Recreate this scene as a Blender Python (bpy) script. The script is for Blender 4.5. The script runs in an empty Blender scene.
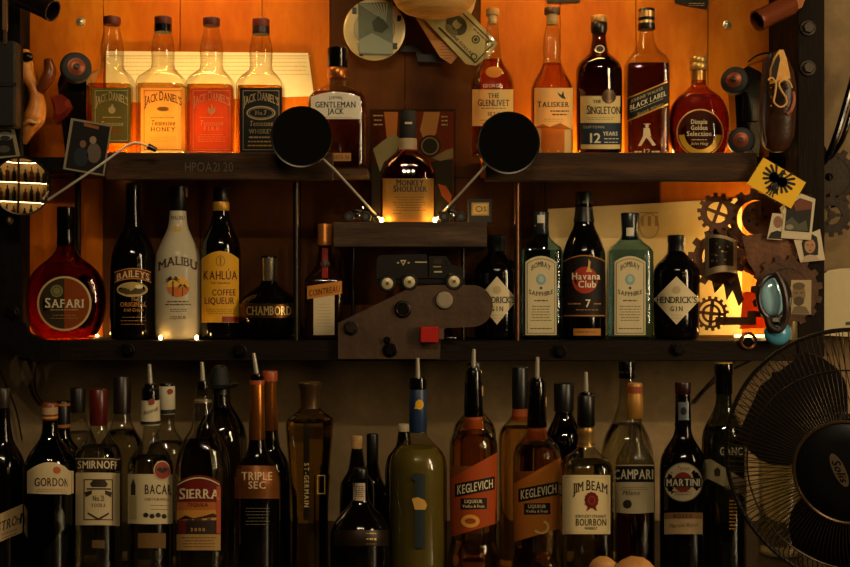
import bpy, math, random
from mathutils import Vector, Matrix
from mathutils.geometry import tessellate_polygon

random.seed(7)
S = bpy.context.scene
COL = S.collection

# ------------------------------------------------------------------ camera
CAM_D, CAM_Z, FPX = 2.2, 0.475, 850 * 50 / 36
cam_data = bpy.data.cameras.new('camera'); cam_data.lens = 50; cam_data.sensor_width = 36
cam = bpy.data.objects.new('camera', cam_data); COL.objects.link(cam)
cam.location = (0, -CAM_D, CAM_Z); cam.rotation_euler = (math.pi / 2, 0, 0)
cam_data.clip_start = 0.02
S.camera = cam

# ------------------------------------------------------------------ world, lights, exposure
S.view_settings.view_transform = 'Standard'; S.view_settings.look = 'None'
S.view_settings.exposure = 0.3; S.view_settings.gamma = 1.0
S.view_settings.use_curve_mapping = False
S.cycles.max_bounces = 10; S.cycles.diffuse_bounces = 3; S.cycles.glossy_bounces = 4
S.cycles.transmission_bounces = 8; S.cycles.transparent_max_bounces = 40
S.cycles.caustics_reflective = False; S.cycles.caustics_refractive = False
S.cycles.sample_clamp_indirect = 3.0

world = bpy.data.worlds.new('dim_room'); S.world = world; world.use_nodes = True
bg = world.node_tree.nodes['Background']
bg.inputs[0].default_value = (1.0, 0.72, 0.42, 1); bg.inputs[1].default_value = 0.0025

def area(name, loc, target, sx, sy, power, color, spread=180):
    l = bpy.data.lights.new(name, 'AREA'); l.shape = 'RECTANGLE'; l.size = sx; l.size_y = sy
    l.energy = power; l.color = color; l.spread = math.radians(spread)
    o = bpy.data.objects.new(name, l); COL.objects.link(o); o.location = loc
    o.rotation_euler = (Vector(target) - Vector(loc)).to_track_quat('-Z', 'Y').to_euler()
    return o

WINDOW = (1.0, 0.74, 0.42)
# the bar room's tall window, to the right of and behind the photographer
for dy in (-0.13, 0.13):      # two narrow panes of one tall window
    area('room_window', (2.15 + dy * 0.6, -1.95 + dy, 1.0), (0.1, -0.1, 0.42), 0.07, 1.5, 18.5, WINDOW)
# a row of four small ceiling lamps over the bar
for i in range(4):
    area('ceiling_lamp', (-0.45 + 0.34 * i, -2.75, 2.2), (0.05, 0.0, 0.4), 0.05, 0.05, 5.0, (1.0, 0.78, 0.48))

WARM = (1.0, 0.60, 0.17)

# ------------------------------------------------------------------ pixel -> place
def scale(y): return (y + CAM_D) / FPX
def P(px, py, y):
    s = scale(y)
    return Vector(((px - 425) * s, y, CAM_Z - (py - 283.5) * s))

# ------------------------------------------------------------------ materials
def lin(h):
    h = h.lstrip('#')
    out = []
    for i in (0, 2, 4):
        c = int(h[i:i + 2], 16) / 255
        out.append(c / 12.92 if c <= 0.04045 else ((c + 0.055) / 1.055) ** 2.4)
    return (*out, 1)

_m = {}
def new_mat(key):
    m = bpy.data.materials.new(key); m.use_nodes = True
    nt = m.node_tree; nt.nodes.clear()
    out = nt.nodes.new('ShaderNodeOutputMaterial')
    return m, nt, out

def solid(hexc, rough=0.5, metal=0.0, coat=0.0, spec=0.5):
    """plain surface with a faint procedural unevenness in tone and gloss"""
    key = f'solid_{hexc}_{rough}_{metal}_{coat}_{spec}'
    if key in _m: return _m[key]
    m, nt, out = new_mat(key); N = nt.nodes.new
    b = N('ShaderNodeBsdfPrincipled')
    c = lin(hexc)
    tc = N('ShaderNodeTexCoord'); nz = N('ShaderNodeTexNoise'); nz.inputs['Scale'].default_value = 60
    nz.inputs['Detail'].default_value = 3
    nt.links.new(tc.outputs['Object'], nz.inputs['Vector'])
    mx = N('ShaderNodeMix'); mx.data_type = 'RGBA'
    mx.inputs[6].default_value = (c[0] * 0.9, c[1] * 0.9, c[2] * 0.9, 1); mx.inputs[7].default_value = tuple(min(1, v * 1.08) for v in c[:3]) + (1,)
    nt.links.new(nz.outputs['Fac'], mx.inputs[0]); nt.links.new(mx.outputs[2], b.inputs['Base Color'])
    b.inputs['Roughness'].default_value = rough; b.inputs['Metallic'].default_value = metal
    b.inputs['Coat Weight'].default_value = coat; b.inputs['Coat Roughness'].default_value = 0.05
    b.inputs['Specular IOR Level'].default_value = spec
    nt.links.new(b.outputs[0], out.inputs[0]); _m[key] = m; return m

def paper(hexc, trans=0.35, hex2=None, rough=0.6):
    """label or photo paper: part of the light behind it comes through"""
    key = f'paper_{hexc}_{trans}_{hex2}'
    if key in _m: return _m[key]
    m, nt, out = new_mat(key); N = nt.nodes.new
    c = lin(hexc); c2 = lin(hex2) if hex2 else tuple(v * 0.86 for v in c[:3]) + (1,)
    tc = N('ShaderNodeTexCoord'); nz = N('ShaderNodeTexNoise'); nz.inputs['Scale'].default_value = 45; nz.inputs['Detail'].default_value = 4
    nt.links.new(tc.outputs['Object'], nz.inputs['Vector'])
    mx = N('ShaderNodeMix'); mx.data_type = 'RGBA'; mx.inputs[6].default_value = c; mx.inputs[7].default_value = c2
    nt.links.new(nz.outputs['Fac'], mx.inputs[0])
    b = N('ShaderNodeBsdfPrincipled'); b.inputs['Roughness'].default_value = rough
    b.inputs['Specular IOR Level'].default_value = 0.3
    nt.links.new(mx.outputs[2], b.inputs['Base Color'])
    if trans:
        t = N('ShaderNodeBsdfTranslucent'); nt.links.new(mx.outputs[2], t.inputs[0])
        ms = N('ShaderNodeMixShader'); ms.inputs[0].default_value = trans
        nt.links.new(b.outputs[0], ms.inputs[1]); nt.links.new(t.outputs[0], ms.inputs[2])
        nt.links.new(ms.outputs[0], out.inputs[0])
    else:
        nt.links.new(b.outputs[0], out.inputs[0])
    _m[key] = m; return m

def glass(hexc, rough=0.02, gloss=1.0):
    """thin bottle glass: tinted pass-through plus mirror reflection rising at grazing angles"""
    key = f'glass_{hexc}_{rough}_{gloss}'
    if key in _m: return _m[key]
    m, nt, out = new_mat(key); N = nt.nodes.new
    c = lin(hexc)
    lw = N('ShaderNodeLayerWeight'); lw.inputs[0].default_value = 0.5
    p = N('ShaderNodeMath'); p.operation = 'POWER'; p.inputs[1].default_value = 4.0
    nt.links.new(lw.outputs['Facing'], p.inputs[0])
    ma = N('ShaderNodeMath'); ma.operation = 'MULTIPLY_ADD'; ma.inputs[1].default_value = 0.85 * gloss; ma.inputs[2].default_value = 0.06 * gloss
    nt.links.new(p.outputs[0], ma.inputs[0])
    nz = N('ShaderNodeTexNoise'); nz.inputs['Scale'].default_value = 25; tc = N('ShaderNodeTexCoord')
    nt.links.new(tc.outputs['Object'], nz.inputs['Vector'])
    bp = N('ShaderNodeBump'); bp.inputs['Strength'].default_value = 0.14; bp.inputs['Distance'].default_value = 0.004
    nt.links.new(nz.outputs['Fac'], bp.inputs['Height'])
    tr = N('ShaderNodeBsdfTransparent')
    # the way through the wall is longer towards the rim, so the tint deepens there
    pw = N('ShaderNodeMath'); pw.operation = 'POWER'; pw.inputs[1].default_value = 3.0
    nt.links.new(lw.outputs['Facing'], pw.inputs[0])
    tm = N('ShaderNodeMix'); tm.data_type = 'RGBA'; tm.inputs[6].default_value = c; tm.inputs[7].default_value = tuple(0.22 * v ** 1.6 for v in c[:3]) + (1,)
    nt.links.new(pw.outputs[0], tm.inputs[0]); nt.links.new(tm.outputs[2], tr.inputs[0])
    gl = N('ShaderNodeBsdfGlossy'); gl.inputs['Roughness'].default_value = rough; gl.inputs[0].default_value = (1, 1, 1, 1)
    nt.links.new(bp.outputs[0], gl.inputs['Normal'])
    ms = N('ShaderNodeMixShader'); nt.links.new(ma.outputs[0], ms.inputs[0])
    nt.links.new(tr.outputs[0], ms.inputs[1]); nt.links.new(gl.outputs[0], ms.inputs[2])
    nt.links.new(ms.outputs[0], out.inputs[0]); _m[key] = m; return m

def refract(hexc, ior=1.36, rough=0.0):
    key = f'refract_{hexc}_{ior}'
    if key in _m: return _m[key]
    m, nt, out = new_mat(key); N = nt.nodes.new
    b = N('ShaderNodeBsdfPrincipled'); b.inputs['Base Color'].default_value = lin(hexc)
    b.inputs['Transmission Weight'].default_value = 1.0; b.inputs['IOR'].default_value = ior
    b.inputs['Roughness'].default_value = rough
    nt.links.new(b.outputs[0], out.inputs[0]); _m[key] = m; return m

def mottled(key, h1, h2, sc=6, rough=0.75, bump=0.2, stretch=(1, 1, 1), h3=None, metal=0.0, dist=0.01, spec=0.3):
    """worn surface: two or three tones, streaked by the stretch of its noise"""
    if key in _m: return _m[key]
    m, nt, out = new_mat(key); N = nt.nodes.new
    tc = N('ShaderNodeTexCoord'); mp = N('ShaderNodeMapping'); mp.inputs['Scale'].default_value = stretch
    nt.links.new(tc.outputs['Object'], mp.inputs[0])
    nz = N('ShaderNodeTexNoise'); nz.inputs['Scale'].default_value = sc; nz.inputs['Detail'].default_value = 9; nz.inputs['Roughness'].default_value = 0.65
    nt.links.new(mp.outputs[0], nz.inputs['Vector'])
    rp = N('ShaderNodeValToRGB'); rp.color_ramp.elements[0].position = 0.33; rp.color_ramp.elements[1].position = 0.68
    rp.color_ramp.elements[0].color = lin(h1); rp.color_ramp.elements[1].color = lin(h2)
    if h3:
        e = rp.color_ramp.elements.new(0.52); e.color = lin(h3)
    nt.links.new(nz.outputs['Fac'], rp.inputs[0])
    b = N('ShaderNodeBsdfPrincipled'); b.inputs['Roughness'].default_value = rough; b.inputs['Metallic'].default_value = metal; b.inputs['Specular IOR Level'].default_value = spec
    nt.links.new(rp.outputs[0], b.inputs['Base Color'])
    n2 = N('ShaderNodeTexNoise'); n2.inputs['Scale'].default_value = sc * 7; n2.inputs['Detail'].default_value = 5
    nt.links.new(mp.outputs[0], n2.inputs['Vector'])
    bp = N('ShaderNodeBump'); bp.inputs['Strength'].default_value = bump; bp.inputs['Distance'].default_value = dist
    nt.links.new(n2.outputs['Fac'], bp.inputs['Height']); nt.links.new(bp.outputs[0], b.inputs['Normal'])
    nt.links.new(b.outputs[0], out.inputs[0]); _m[key] = m; return m

def emit(key, color, strength):
    if key in _m: return _m[key]
    m, nt, out = new_mat(key); N = nt.nodes.new
    e = N('ShaderNodeEmission'); e.inputs[0].default_value = (*color, 1); e.inputs[1].default_value = strength
    nt.links.new(e.outputs[0], out.inputs[0]); _m[key] = m; return m

BLACK = solid('0b0a09', 0.35); GLOSSBLACK = solid('060505', 0.12); MATBLACK = solid('0d0c0b', 0.7)
CHROME = solid('d8d4cc', 0.12, 1.0); BRIGHT = solid('d2c8b4', 0.38, 0.55); STEEL = solid('8d8880', 0.3, 1.0)
RUST = mottled('rusty_plate', '482a16', '7e5030', 14, 0.65, 0.3, h3='623c20')
RAWPLATE = mottled('brown_steel', '3a291c', '5c4430', 9, 0.6, 0.15, h3='4b3624')
DARKFRAME = mottled('dark_frame', '060403', '0e0906', 10, 0.7, 0.2, spec=0.12)
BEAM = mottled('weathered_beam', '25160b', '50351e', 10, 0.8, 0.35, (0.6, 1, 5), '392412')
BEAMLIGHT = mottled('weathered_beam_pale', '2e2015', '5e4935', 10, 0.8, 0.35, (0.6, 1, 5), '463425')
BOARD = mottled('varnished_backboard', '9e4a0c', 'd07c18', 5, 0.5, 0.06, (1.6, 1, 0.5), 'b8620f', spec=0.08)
DIM_BROWNBOARD = mottled('brown_backboard', '381e0a', '5c3412', 6, 0.6, 0.12, (1, 1, 0.6), spec=0.08)  # browner copy of the varnished board, for the centre; weaker light put into its colour
PLASTER = mottled('old_plaster', '5e4c32', 'a48a62', 2.6, 0.9, 0.35, h3='7e6848')

# ------------------------------------------------------------------ mesh helpers
def root_of(o):
    v = Vector((0, 0, 0))
    while o: v = v + o.location; o = o.parent
    return v

def mesh_obj(name, verts, faces, mat, parent=None, smooth=False, angle=None):
    verts = [Vector(v) for v in verts]
    if parent is not None:
        base = root_of(parent)
    else:
        lo = [min(v[i] for v in verts) for i in range(3)]; hi = [max(v[i] for v in verts) for i in range(3)]
        base = Vector(((lo[0] + hi[0]) / 2, (lo[1] + hi[1]) / 2, lo[2]))
    me = bpy.data.meshes.new(name)
    me.from_pydata([tuple(v - base) for v in verts], [], faces); me.validate()
    me.materials.append(mat)
    if smooth:
        for p in me.polygons: p.use_smooth = True
        if angle is not None:
            me.set_sharp_from_angle(angle=math.radians(angle))
    me.update()
    o = bpy.data.objects.new(name, me); COL.objects.link(o)
    if parent is not None: o.parent = parent
    else: o.location = base
    return o

def empty(name, loc, label, cat, group=None):
    o = bpy.data.objects.new(name, None); COL.objects.link(o); o.location = loc
    o.empty_display_size = 0.02
    tag(o, label, cat, group); return o

def tag(o, label, cat, group=None):
    o['label'] = label; o['category'] = cat
    if group: o['group'] = group
    return o

class G:
    """collects shapes into one mesh"""
    def __init__(s): s.v = []; s.f = []
    def add(s, vs, fs):
        k = len(s.v); s.v += [Vector(v) for v in vs]; s.f += [tuple(i + k for i in f) for f in fs]; return s
    def box(s, x0, x1, y0, y1, z0, z1, bev=0.0):
        if bev <= 0:
            vs = [(x, y, z) for x in (x0, x1) for y in (y0, y1) for z in (z0, z1)]
            return s.add(vs, [(0, 1, 3, 2), (4, 6, 7, 5), (0, 4, 5, 1), (2, 3, 7, 6), (0, 2, 6, 4), (1, 5, 7, 3)])
        # chamfered box: rings of an octagon-like outline in xz, inset at the two y faces
        b = bev
        def ring(d, y):
            return [(x0 + b + d, y, z0 + d), (x1 - b - d, y, z0 + d), (x1 - d, y, z0 + b + d), (x1 - d, y, z1 - b - d),
                    (x1 - b - d, y, z1 - d), (x0 + b + d, y, z1 - d), (x0 + d, y, z1 - b - d), (x0 + d, y, z0 + b + d)]
        rs = [ring(b * 0.8, y0), ring(0, y0 + b), ring(0, y1 - b), ring(b * 0.8, y1)]
        return s.loft(rs)
    def loft(s, rings, cap0=True, cap1=True, closed=True):
        k = len(s.v); n = len(rings[0])
        for r in rings: s.v += [Vector(p) for p in r]
        for i in range(len(rings) - 1):
            for j in range(n if closed else n - 1):
                a = k + i * n + j; b = k + i * n + (j + 1) % n
                s.f.append((a, b, b + n, a + n))
        if cap0: s.f.append(tuple(k + j for j in reversed(range(n))))
        if cap1: s.f.append(tuple(k + (len(rings) - 1) * n + j for j in range(n)))
        return s
    def cyl(s, p0, p1, r0, r1=None, seg=16, cap0=True, cap1=True):
        return s.rev(p0, p1, [(0, r0), (1, r0 if r1 is None else r1)], seg, cap0, cap1)
    def rev(s, p0, p1, prof, seg=20, cap0=True, cap1=True):
        """surface of revolution about p0->p1; prof = (fraction along, radius)"""
        p0 = Vector(p0); p1 = Vector(p1); d = p1 - p0; q = d.normalized()
        u = q.orthogonal().normalized(); w = q.cross(u)
        rings = [[p0 + d * t + (u * math.cos(2 * math.pi * j / seg) + w * math.sin(2 * math.pi * j / seg)) * max(r, 1e-5) for j in range(seg)] for t, r in prof]
        return s.loft(rings, cap0, cap1)
    def tube(s, pts, r, seg=8):
        pts = [Vector(p) for p in pts]; rings = []
        prev = None
        for i, p in enumerate(pts):
            t = (pts[min(i + 1, len(pts) - 1)] - pts[max(i - 1, 0)]).normalized()
            if prev is None: u = t.orthogonal().normalized()
            else:
                u = prev - t * prev.dot(t)
                u = u.normalized() if u.length > 1e-6 else t.orthogonal().normalized()
            prev = u; w = t.cross(u)
            rr = r[i] if isinstance(r, (list, tuple)) else r
            rings.append([p + (u * math.cos(2 * math.pi * j / seg) + w * math.sin(2 * math.pi * j / seg)) * rr for j in range(seg)])
        return s.loft(rings)
    def prism(s, pts, y0, y1, holes=()):
        """outline in (x, z), given thickness from y0 (front) to y1"""
        loops = [list(pts)] + [list(h) for h in holes]
        flat = [p for l in loops for p in l]
        tris = tessellate_polygon([[Vector((p[0], p[1], 0)) for p in l] for l in loops])
        k = len(s.v); n = len(flat)
        s.v += [Vector((p[0], y0, p[1])) for p in flat] + [Vector((p[0], y1, p[1])) for p in flat]
        for t in tris:
            a, b, c = [Vector((flat[i][0], flat[i][1])) for i in t]
            if (b - a).cross(c - a) < 0: t = (t[0], t[2], t[1])
            s.f.append((k + t[0], k + t[1], k + t[2])); s.f.append((k + n + t[0], k + n + t[2], k + n + t[1]))
        o = 0
        for l in loops:
            m = len(l)
            for j in range(m):
                a = k + o + j; b = k + o + (j + 1) % m; s.f.append((a, a + n, b + n, b))
            o += m
        return s
    def ball(s, c, rx, ry, rz, seg=16, rg=10):
        c = Vector(c)
        rings = []
        for i in range(rg + 1):
            t = math.pi * i / rg; rr = max(math.sin(t), 1e-3)
            rings.append([c + Vector((rx * rr * math.cos(2 * math.pi * j / seg), ry * rr * math.sin(2 * math.pi * j / seg), -rz * math.cos(t))) for j in range(seg)])
        return s.loft(rings)
    def done(s, name, mat, parent=None, smooth=False, angle=35):
        return mesh_obj(name, s.v, s.f, mat, parent, smooth, angle)

def bez(pts, n=8):
    """smooth curve through points (Catmull-Rom)"""
    pts = [Vector(p) for p in pts]; out = []
    for i in range(len(pts) - 1):
        a = pts[max(i - 1, 0)]; b = pts[i]; c = pts[i + 1]; d = pts[min(i + 2, len(pts) - 1)]
        for k in range(n):
            t = k / n
            out.append(0.5 * ((2 * b) + (c - a) * t + (2 * a - 5 * b + 4 * c - d) * t * t + (3 * b - a - 3 * c + d) * t ** 3))
    out.append(pts[-1]); return out

def outline(pts, y): return [(P(x, z, y).x, P(x, z, y).z) for x, z in pts]
def circ(cx, cy, r, n=24, ry=None, a0=0): return [(cx + r * math.cos(a0 + 2 * math.pi * i / n), cy + (ry or r) * math.sin(a0 + 2 * math.pi * i / n)) for i in range(n)]

# ------------------------------------------------------------------ glyphs (flat print)
GLYPH = {}
CAPH = 0.7
def load_glyphs():
    global CAPH
    chars = "ABCDEFGHIJKLMNOPQRSTUVWXYZabcdefghijklmnopqrstuvwxyz0123456789.,'-%&/#Ú°"
    obs = []
    for ch in chars:
        for bold in (0, 1):
            c = bpy.data.curves.new('glyph', 'FONT'); c.body = ch; c.resolution_u = 3
            c.offset = 0.0
            o = bpy.data.objects.new('glyph', c); COL.objects.link(o); obs.append((ch, bold, o))
    bpy.context.view_layer.update()
    dg = bpy.context.evaluated_depsgraph_get()
    for ch, bold, o in obs:
        me = o.evaluated_get(dg).to_mesh()
        vs = [(v.co.x, v.co.y) for v in me.vertices]; fs = [tuple(p.vertices) for p in me.polygons]
        GLYPH[(ch, bold)] = (vs, fs)
        o.evaluated_get(dg).to_mesh_clear()
    CAPH = max(v[1] for v in GLYPH[('H', 0)][0])
    for ch, bold, o in obs:
        c = o.data; bpy.data.objects.remove(o); bpy.data.curves.remove(c)
    # bring each glyph to cap height 1, left edge 0; add slab serifs as a second style
    for key, (vs, fs) in list(GLYPH.items()):
        if not vs: continue
        if key[1]:
            n0 = len(vs); f0 = list(fs); v0 = list(vs)
            for ox, oy in ((0.07, 0.0), (0.035, 0.025)):
                k0 = len(vs); vs = vs + [(a + ox * CAPH, b + oy * CAPH) for a, b in v0]; fs = fs + [tuple(i + k0 for i in f) for f in f0]
        mx = min(v[0] for v in vs)
        vs = [((v[0] - mx) / CAPH, v[1] / CAPH) for v in vs]
        w = max(v[0] for v in vs)
        GLYPH[key] = (vs, fs, w)
        sv = list(vs); sf = list(fs)
        if key[0].isalpha():
            tops = (1.0,) if key[0].isupper() else ()
            for lev in (0.0,) + tops:
                xs = sorted(v[0] for v in vs if abs(v[1] - lev) < 0.035)
                seg = []
                for f in fs:
                    pts = [vs[i] for i in f if abs(vs[i][1] - lev) < 0.035]
                    if len(pts) >= 2:
                        seg.append((min(p[0] for p in pts), max(p[0] for p in pts)))
                seg.sort(); merged = []
                for a, b in seg:
                    if merged and a <= merged[-1][1] + 0.02: merged[-1][1] = max(merged[-1][1], b)
                    else: merged.append([a, b])
                for a, b in merged:
                    if b - a > 0.45 or b - a < 0.05: continue
                    k = len(sv); z0, z1 = (lev, lev + 0.09) if lev < 0.5 else (lev - 0.09, lev)
                    sv += [(a - 0.09, z0), (b + 0.09, z0), (b + 0.09, z1), (a - 0.09, z1)]; sf.append((k, k + 1, k + 2, k + 3))
        GLYPH[(key[0], key[1], 's')] = (sv, sf, w)
load_glyphs()

class Print:
    """labels and print laid on a surface; the surface maps (px, py, lift) to a place"""
    def __init__(s, surf): s.surf = surf; s.parts = {}; s.order = []; s.cur = 'label'; s.rot = None; s.uid = 0; s.count = 0
    def _get(s, mat, layer, part):
        k = (s.cur, part, mat.name, layer, s.uid)
        if k not in s.parts:
            s.parts[k] = ([], [], mat, layer); s.order.append(k)
        return s.parts[k]
    def _pt(s, x, y, layer):
        if s.rot:
            a, cx, cy = s.rot; dx, dy = x - cx, y - cy
            x = cx + dx * math.cos(a) - dy * math.sin(a); y = cy + dx * math.sin(a) + dy * math.cos(a)
        return s.surf(x, y, 0.0005 + 0.0004 * layer)
    def _add(s, mat, layer, part, pts, fs):
        V, F, _, _ = s._get(mat, layer, part); k = len(V)
        V += [s._pt(x, y, layer) for x, y in pts]; F += [tuple(i + k for i in f) for f in fs]
    def grid(s, mat, x0, x1, top, bot, layer=0, part='label', nx=18, ny=2):
        pts = []; fs = []
        for i in range(nx + 1):
            x = x0 + (x1 - x0) * i / nx; t, b = top(x), bot(x)
            for j in range(ny + 1): pts.append((x, t + (b - t) * j / ny))
        for i in range(nx):
            for j in range(ny):
                a = i * (ny + 1) + j; fs.append((a, a + 1, a + ny + 2, a + ny + 1))
        s._add(mat, layer, part, pts, fs); return s
    def rect(s, mat, x0, y0, x1, y1, layer=0, part='label', rise=0, slope=0, drop=0, nx=None):
        xc = (x0 + x1) / 2; hw = max((x1 - x0) / 2, 1e-6)
        top = lambda x: y0 - rise * (1 - ((x - xc) / hw) ** 2) + slope * (x - xc)
        bot = lambda x: y1 + drop * (1 - ((x - xc) / hw) ** 2) + slope * (x - xc)
        return s.grid(mat, x0, x1, top, bot, layer, part, nx or max(2, min(20, int((x1 - x0) / 2) + 1)), max(1, int((y1 - y0) / 4)))
    def ell(s, mat, cx, cy, rx, ry=None, layer=1, part='emblem', n=28, a0=0, a1=2 * math.pi):
        ry = ry or rx; pts = [(cx, cy)]; fs = []
        full = abs(a1 - a0 - 2 * math.pi) < 1e-6
        m = n if full else n + 1
        for q in (0.5, 1.0):
            for i in range(m):
                a = a0 + (a1 - a0) * i / n; pts.append((cx + rx * q * math.cos(a), cy + ry * q * math.sin(a)))
        for i in range(n):
            j = (i + 1) % m; fs.append((0, 1 + j, 1 + i)); fs.append((1 + i, 1 + j, 1 + m + j, 1 + m + i))
        s._add(mat, layer, part, pts, fs); return s
    def ring(s, mat, cx, cy, rx, ry, w, layer=1, part='emblem', n=36, a0=0, a1=2 * math.pi):
        pts = []; fs = []
        for i in range(n + 1):
            a = a0 + (a1 - a0) * i / n; c, q = math.cos(a), math.sin(a)
            pts += [(cx + rx * c, cy + ry * q), (cx + (rx - w) * c, cy + (ry - w) * q)]
        for i in range(n): fs.append((2 * i, 2 * i + 1, 2 * i + 3, 2 * i + 2))
        s._add(mat, layer, part, pts, fs); return s
    def poly(s, mat, pts, layer=1, part='emblem'):
        pts = list(pts); t = [tuple(i) for i in tessellate_polygon([[Vector((x, y, 0)) for x, y in pts]])]
        for _ in range(2 if max(p[0] for p in pts) - min(p[0] for p in pts) > 5 else 0):
            mid = {}; nt_ = []
            def m_(a, b):
                k = (min(a, b), max(a, b))
                if k not in mid: mid[k] = len(pts); pts.append(((pts[a][0] + pts[b][0]) / 2, (pts[a][1] + pts[b][1]) / 2))
                return mid[k]
            for a, b, c in t:
                ab, bc, ca = m_(a, b), m_(b, c), m_(c, a); nt_ += [(a, ab, ca), (ab, b, bc), (ca, bc, c), (ab, bc, ca)]
            t = nt_
        s._add(mat, layer, part, pts, t); return s
    def frame(s, mat, x0, y0, x1, y1, w=0.8, layer=1, part='border', rise=0):
        s.rect(mat, x0, y0, x1, y0 + w, layer, part, rise=rise, drop=-rise); s.rect(mat, x0, y1 - w, x1, y1, layer, part)
        s.rect(mat, x0, y0, x0 + w, y1, layer, part); s.rect(mat, x1 - w, y0, x1, y1, layer, part); return s
    def text(s, mat, txt, cx, base, h, w=None, arc=0, slope=0, bold=1, serif=False, italic=0.0, layer=1, part='lettering', gap=0.16, cap=None):
        s.count += 1; s.uid = s.count
        x = 0; items = []
        for i, ch in enumerate(txt):
            if ch == ' ': x += 0.42; continue
            g = GLYPH[(ch, bold, 's')] if serif else GLYPH[(ch, bold)]
            k = cap if (cap and (i == 0 or txt[i - 1] == ' ')) else 1.0
            items.append((x, g, k)); x += g[2] * k + gap
        tot = x - gap; sx = (w / tot) if w else h
        for x0, (vs, fs, gw), k in items:
            pts = []
            for vx, vy in vs:
                X = (x0 + vx * k + italic * vy) * sx - tot * sx / 2; t = X / (tot * sx) if tot else 0
                pts.append((cx + X, base - vy * k * h - arc * (1 - 4 * t * t) + slope * X))
            s._add(mat, layer, part, pts, fs)
        s.uid = 0
        return s
    def lines(s, mat, x0, x1, y0, y1, n, layer=1, th=0.7, part='small_print', slope=0):
        xc = (x0 + x1) / 2
        for i in range(n):
            y = y0 + (y1 - y0) * (i / (n - 1) if n > 1 else 0); x = x0 + random.uniform(0, 0.12) * (x1 - x0); e = x1 - (x - x0)
            while x < e - 0.6:
                l = min(random.uniform(1.5, 4.5), e - x); yy = y + slope * (x - xc)
                s._add(mat, layer, part, [(x, yy), (x + l, yy + slope * l), (x + l, yy + th + slope * l), (x, yy + th)], [(0, 3, 2, 1)])
                x += l + 0.7
        return s
    def build(s, parent):
        heads = {}
        for k in s.order:
            V, F, mat, layer = s.parts[k]
            if layer == 0 and k[0] not in heads:
                heads[k[0]] = mesh_obj(k[0], V, F, mat, parent, smooth=True)
            else:
                name = k[1] if k[1] != 'label' else ('label_panel' if layer == 0 else 'label_field')
                mesh_obj(name, V, F, mat, heads.get(k[0], parent), smooth=True)

# ------------------------------------------------------------------ bottles
def pchip(xs, ys, x):
    n = len(xs)
    if x <= xs[0]: return ys[0]
    if x >= xs[-1]: return ys[-1]
    i = max(k for k in range(n - 1) if xs[k] <= x)
    h = [xs[k + 1] - xs[k] for k in range(n - 1)]; d = [(ys[k + 1] - ys[k]) / h[k] for k in range(n - 1)]
    def slope(k):
        if k == 0: return d[0]
        if k == n - 1: return d[-1]
        if d[k - 1] * d[k] <= 0: return 0
        w1, w2 = 2 * h[k] + h[k - 1], h[k] + 2 * h[k - 1]
        return (w1 + w2) / (w1 / d[k - 1] + w2 / d[k])
    t = (x - xs[i]) / h[i]; m0, m1 = slope(i) * h[i], slope(i + 1) * h[i]
    return (2 * t ** 3 - 3 * t * t + 1) * ys[i] + (t ** 3 - 2 * t * t + t) * m0 + (-2 * t ** 3 + 3 * t * t) * ys[i + 1] + (t ** 3 - t * t) * m1

def sup(a, b, n, cx, cy, z, seg):
    out = []
    for j in range(seg):
        t = 2 * math.pi * (j + 0.5) / seg; c, q = math.cos(t), math.sin(t)
        out.append((cx + a * math.copysign(abs(c) ** (2 / n), c), cy + b * math.copysign(abs(q) ** (2 / n), q), z))
    return out

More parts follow.
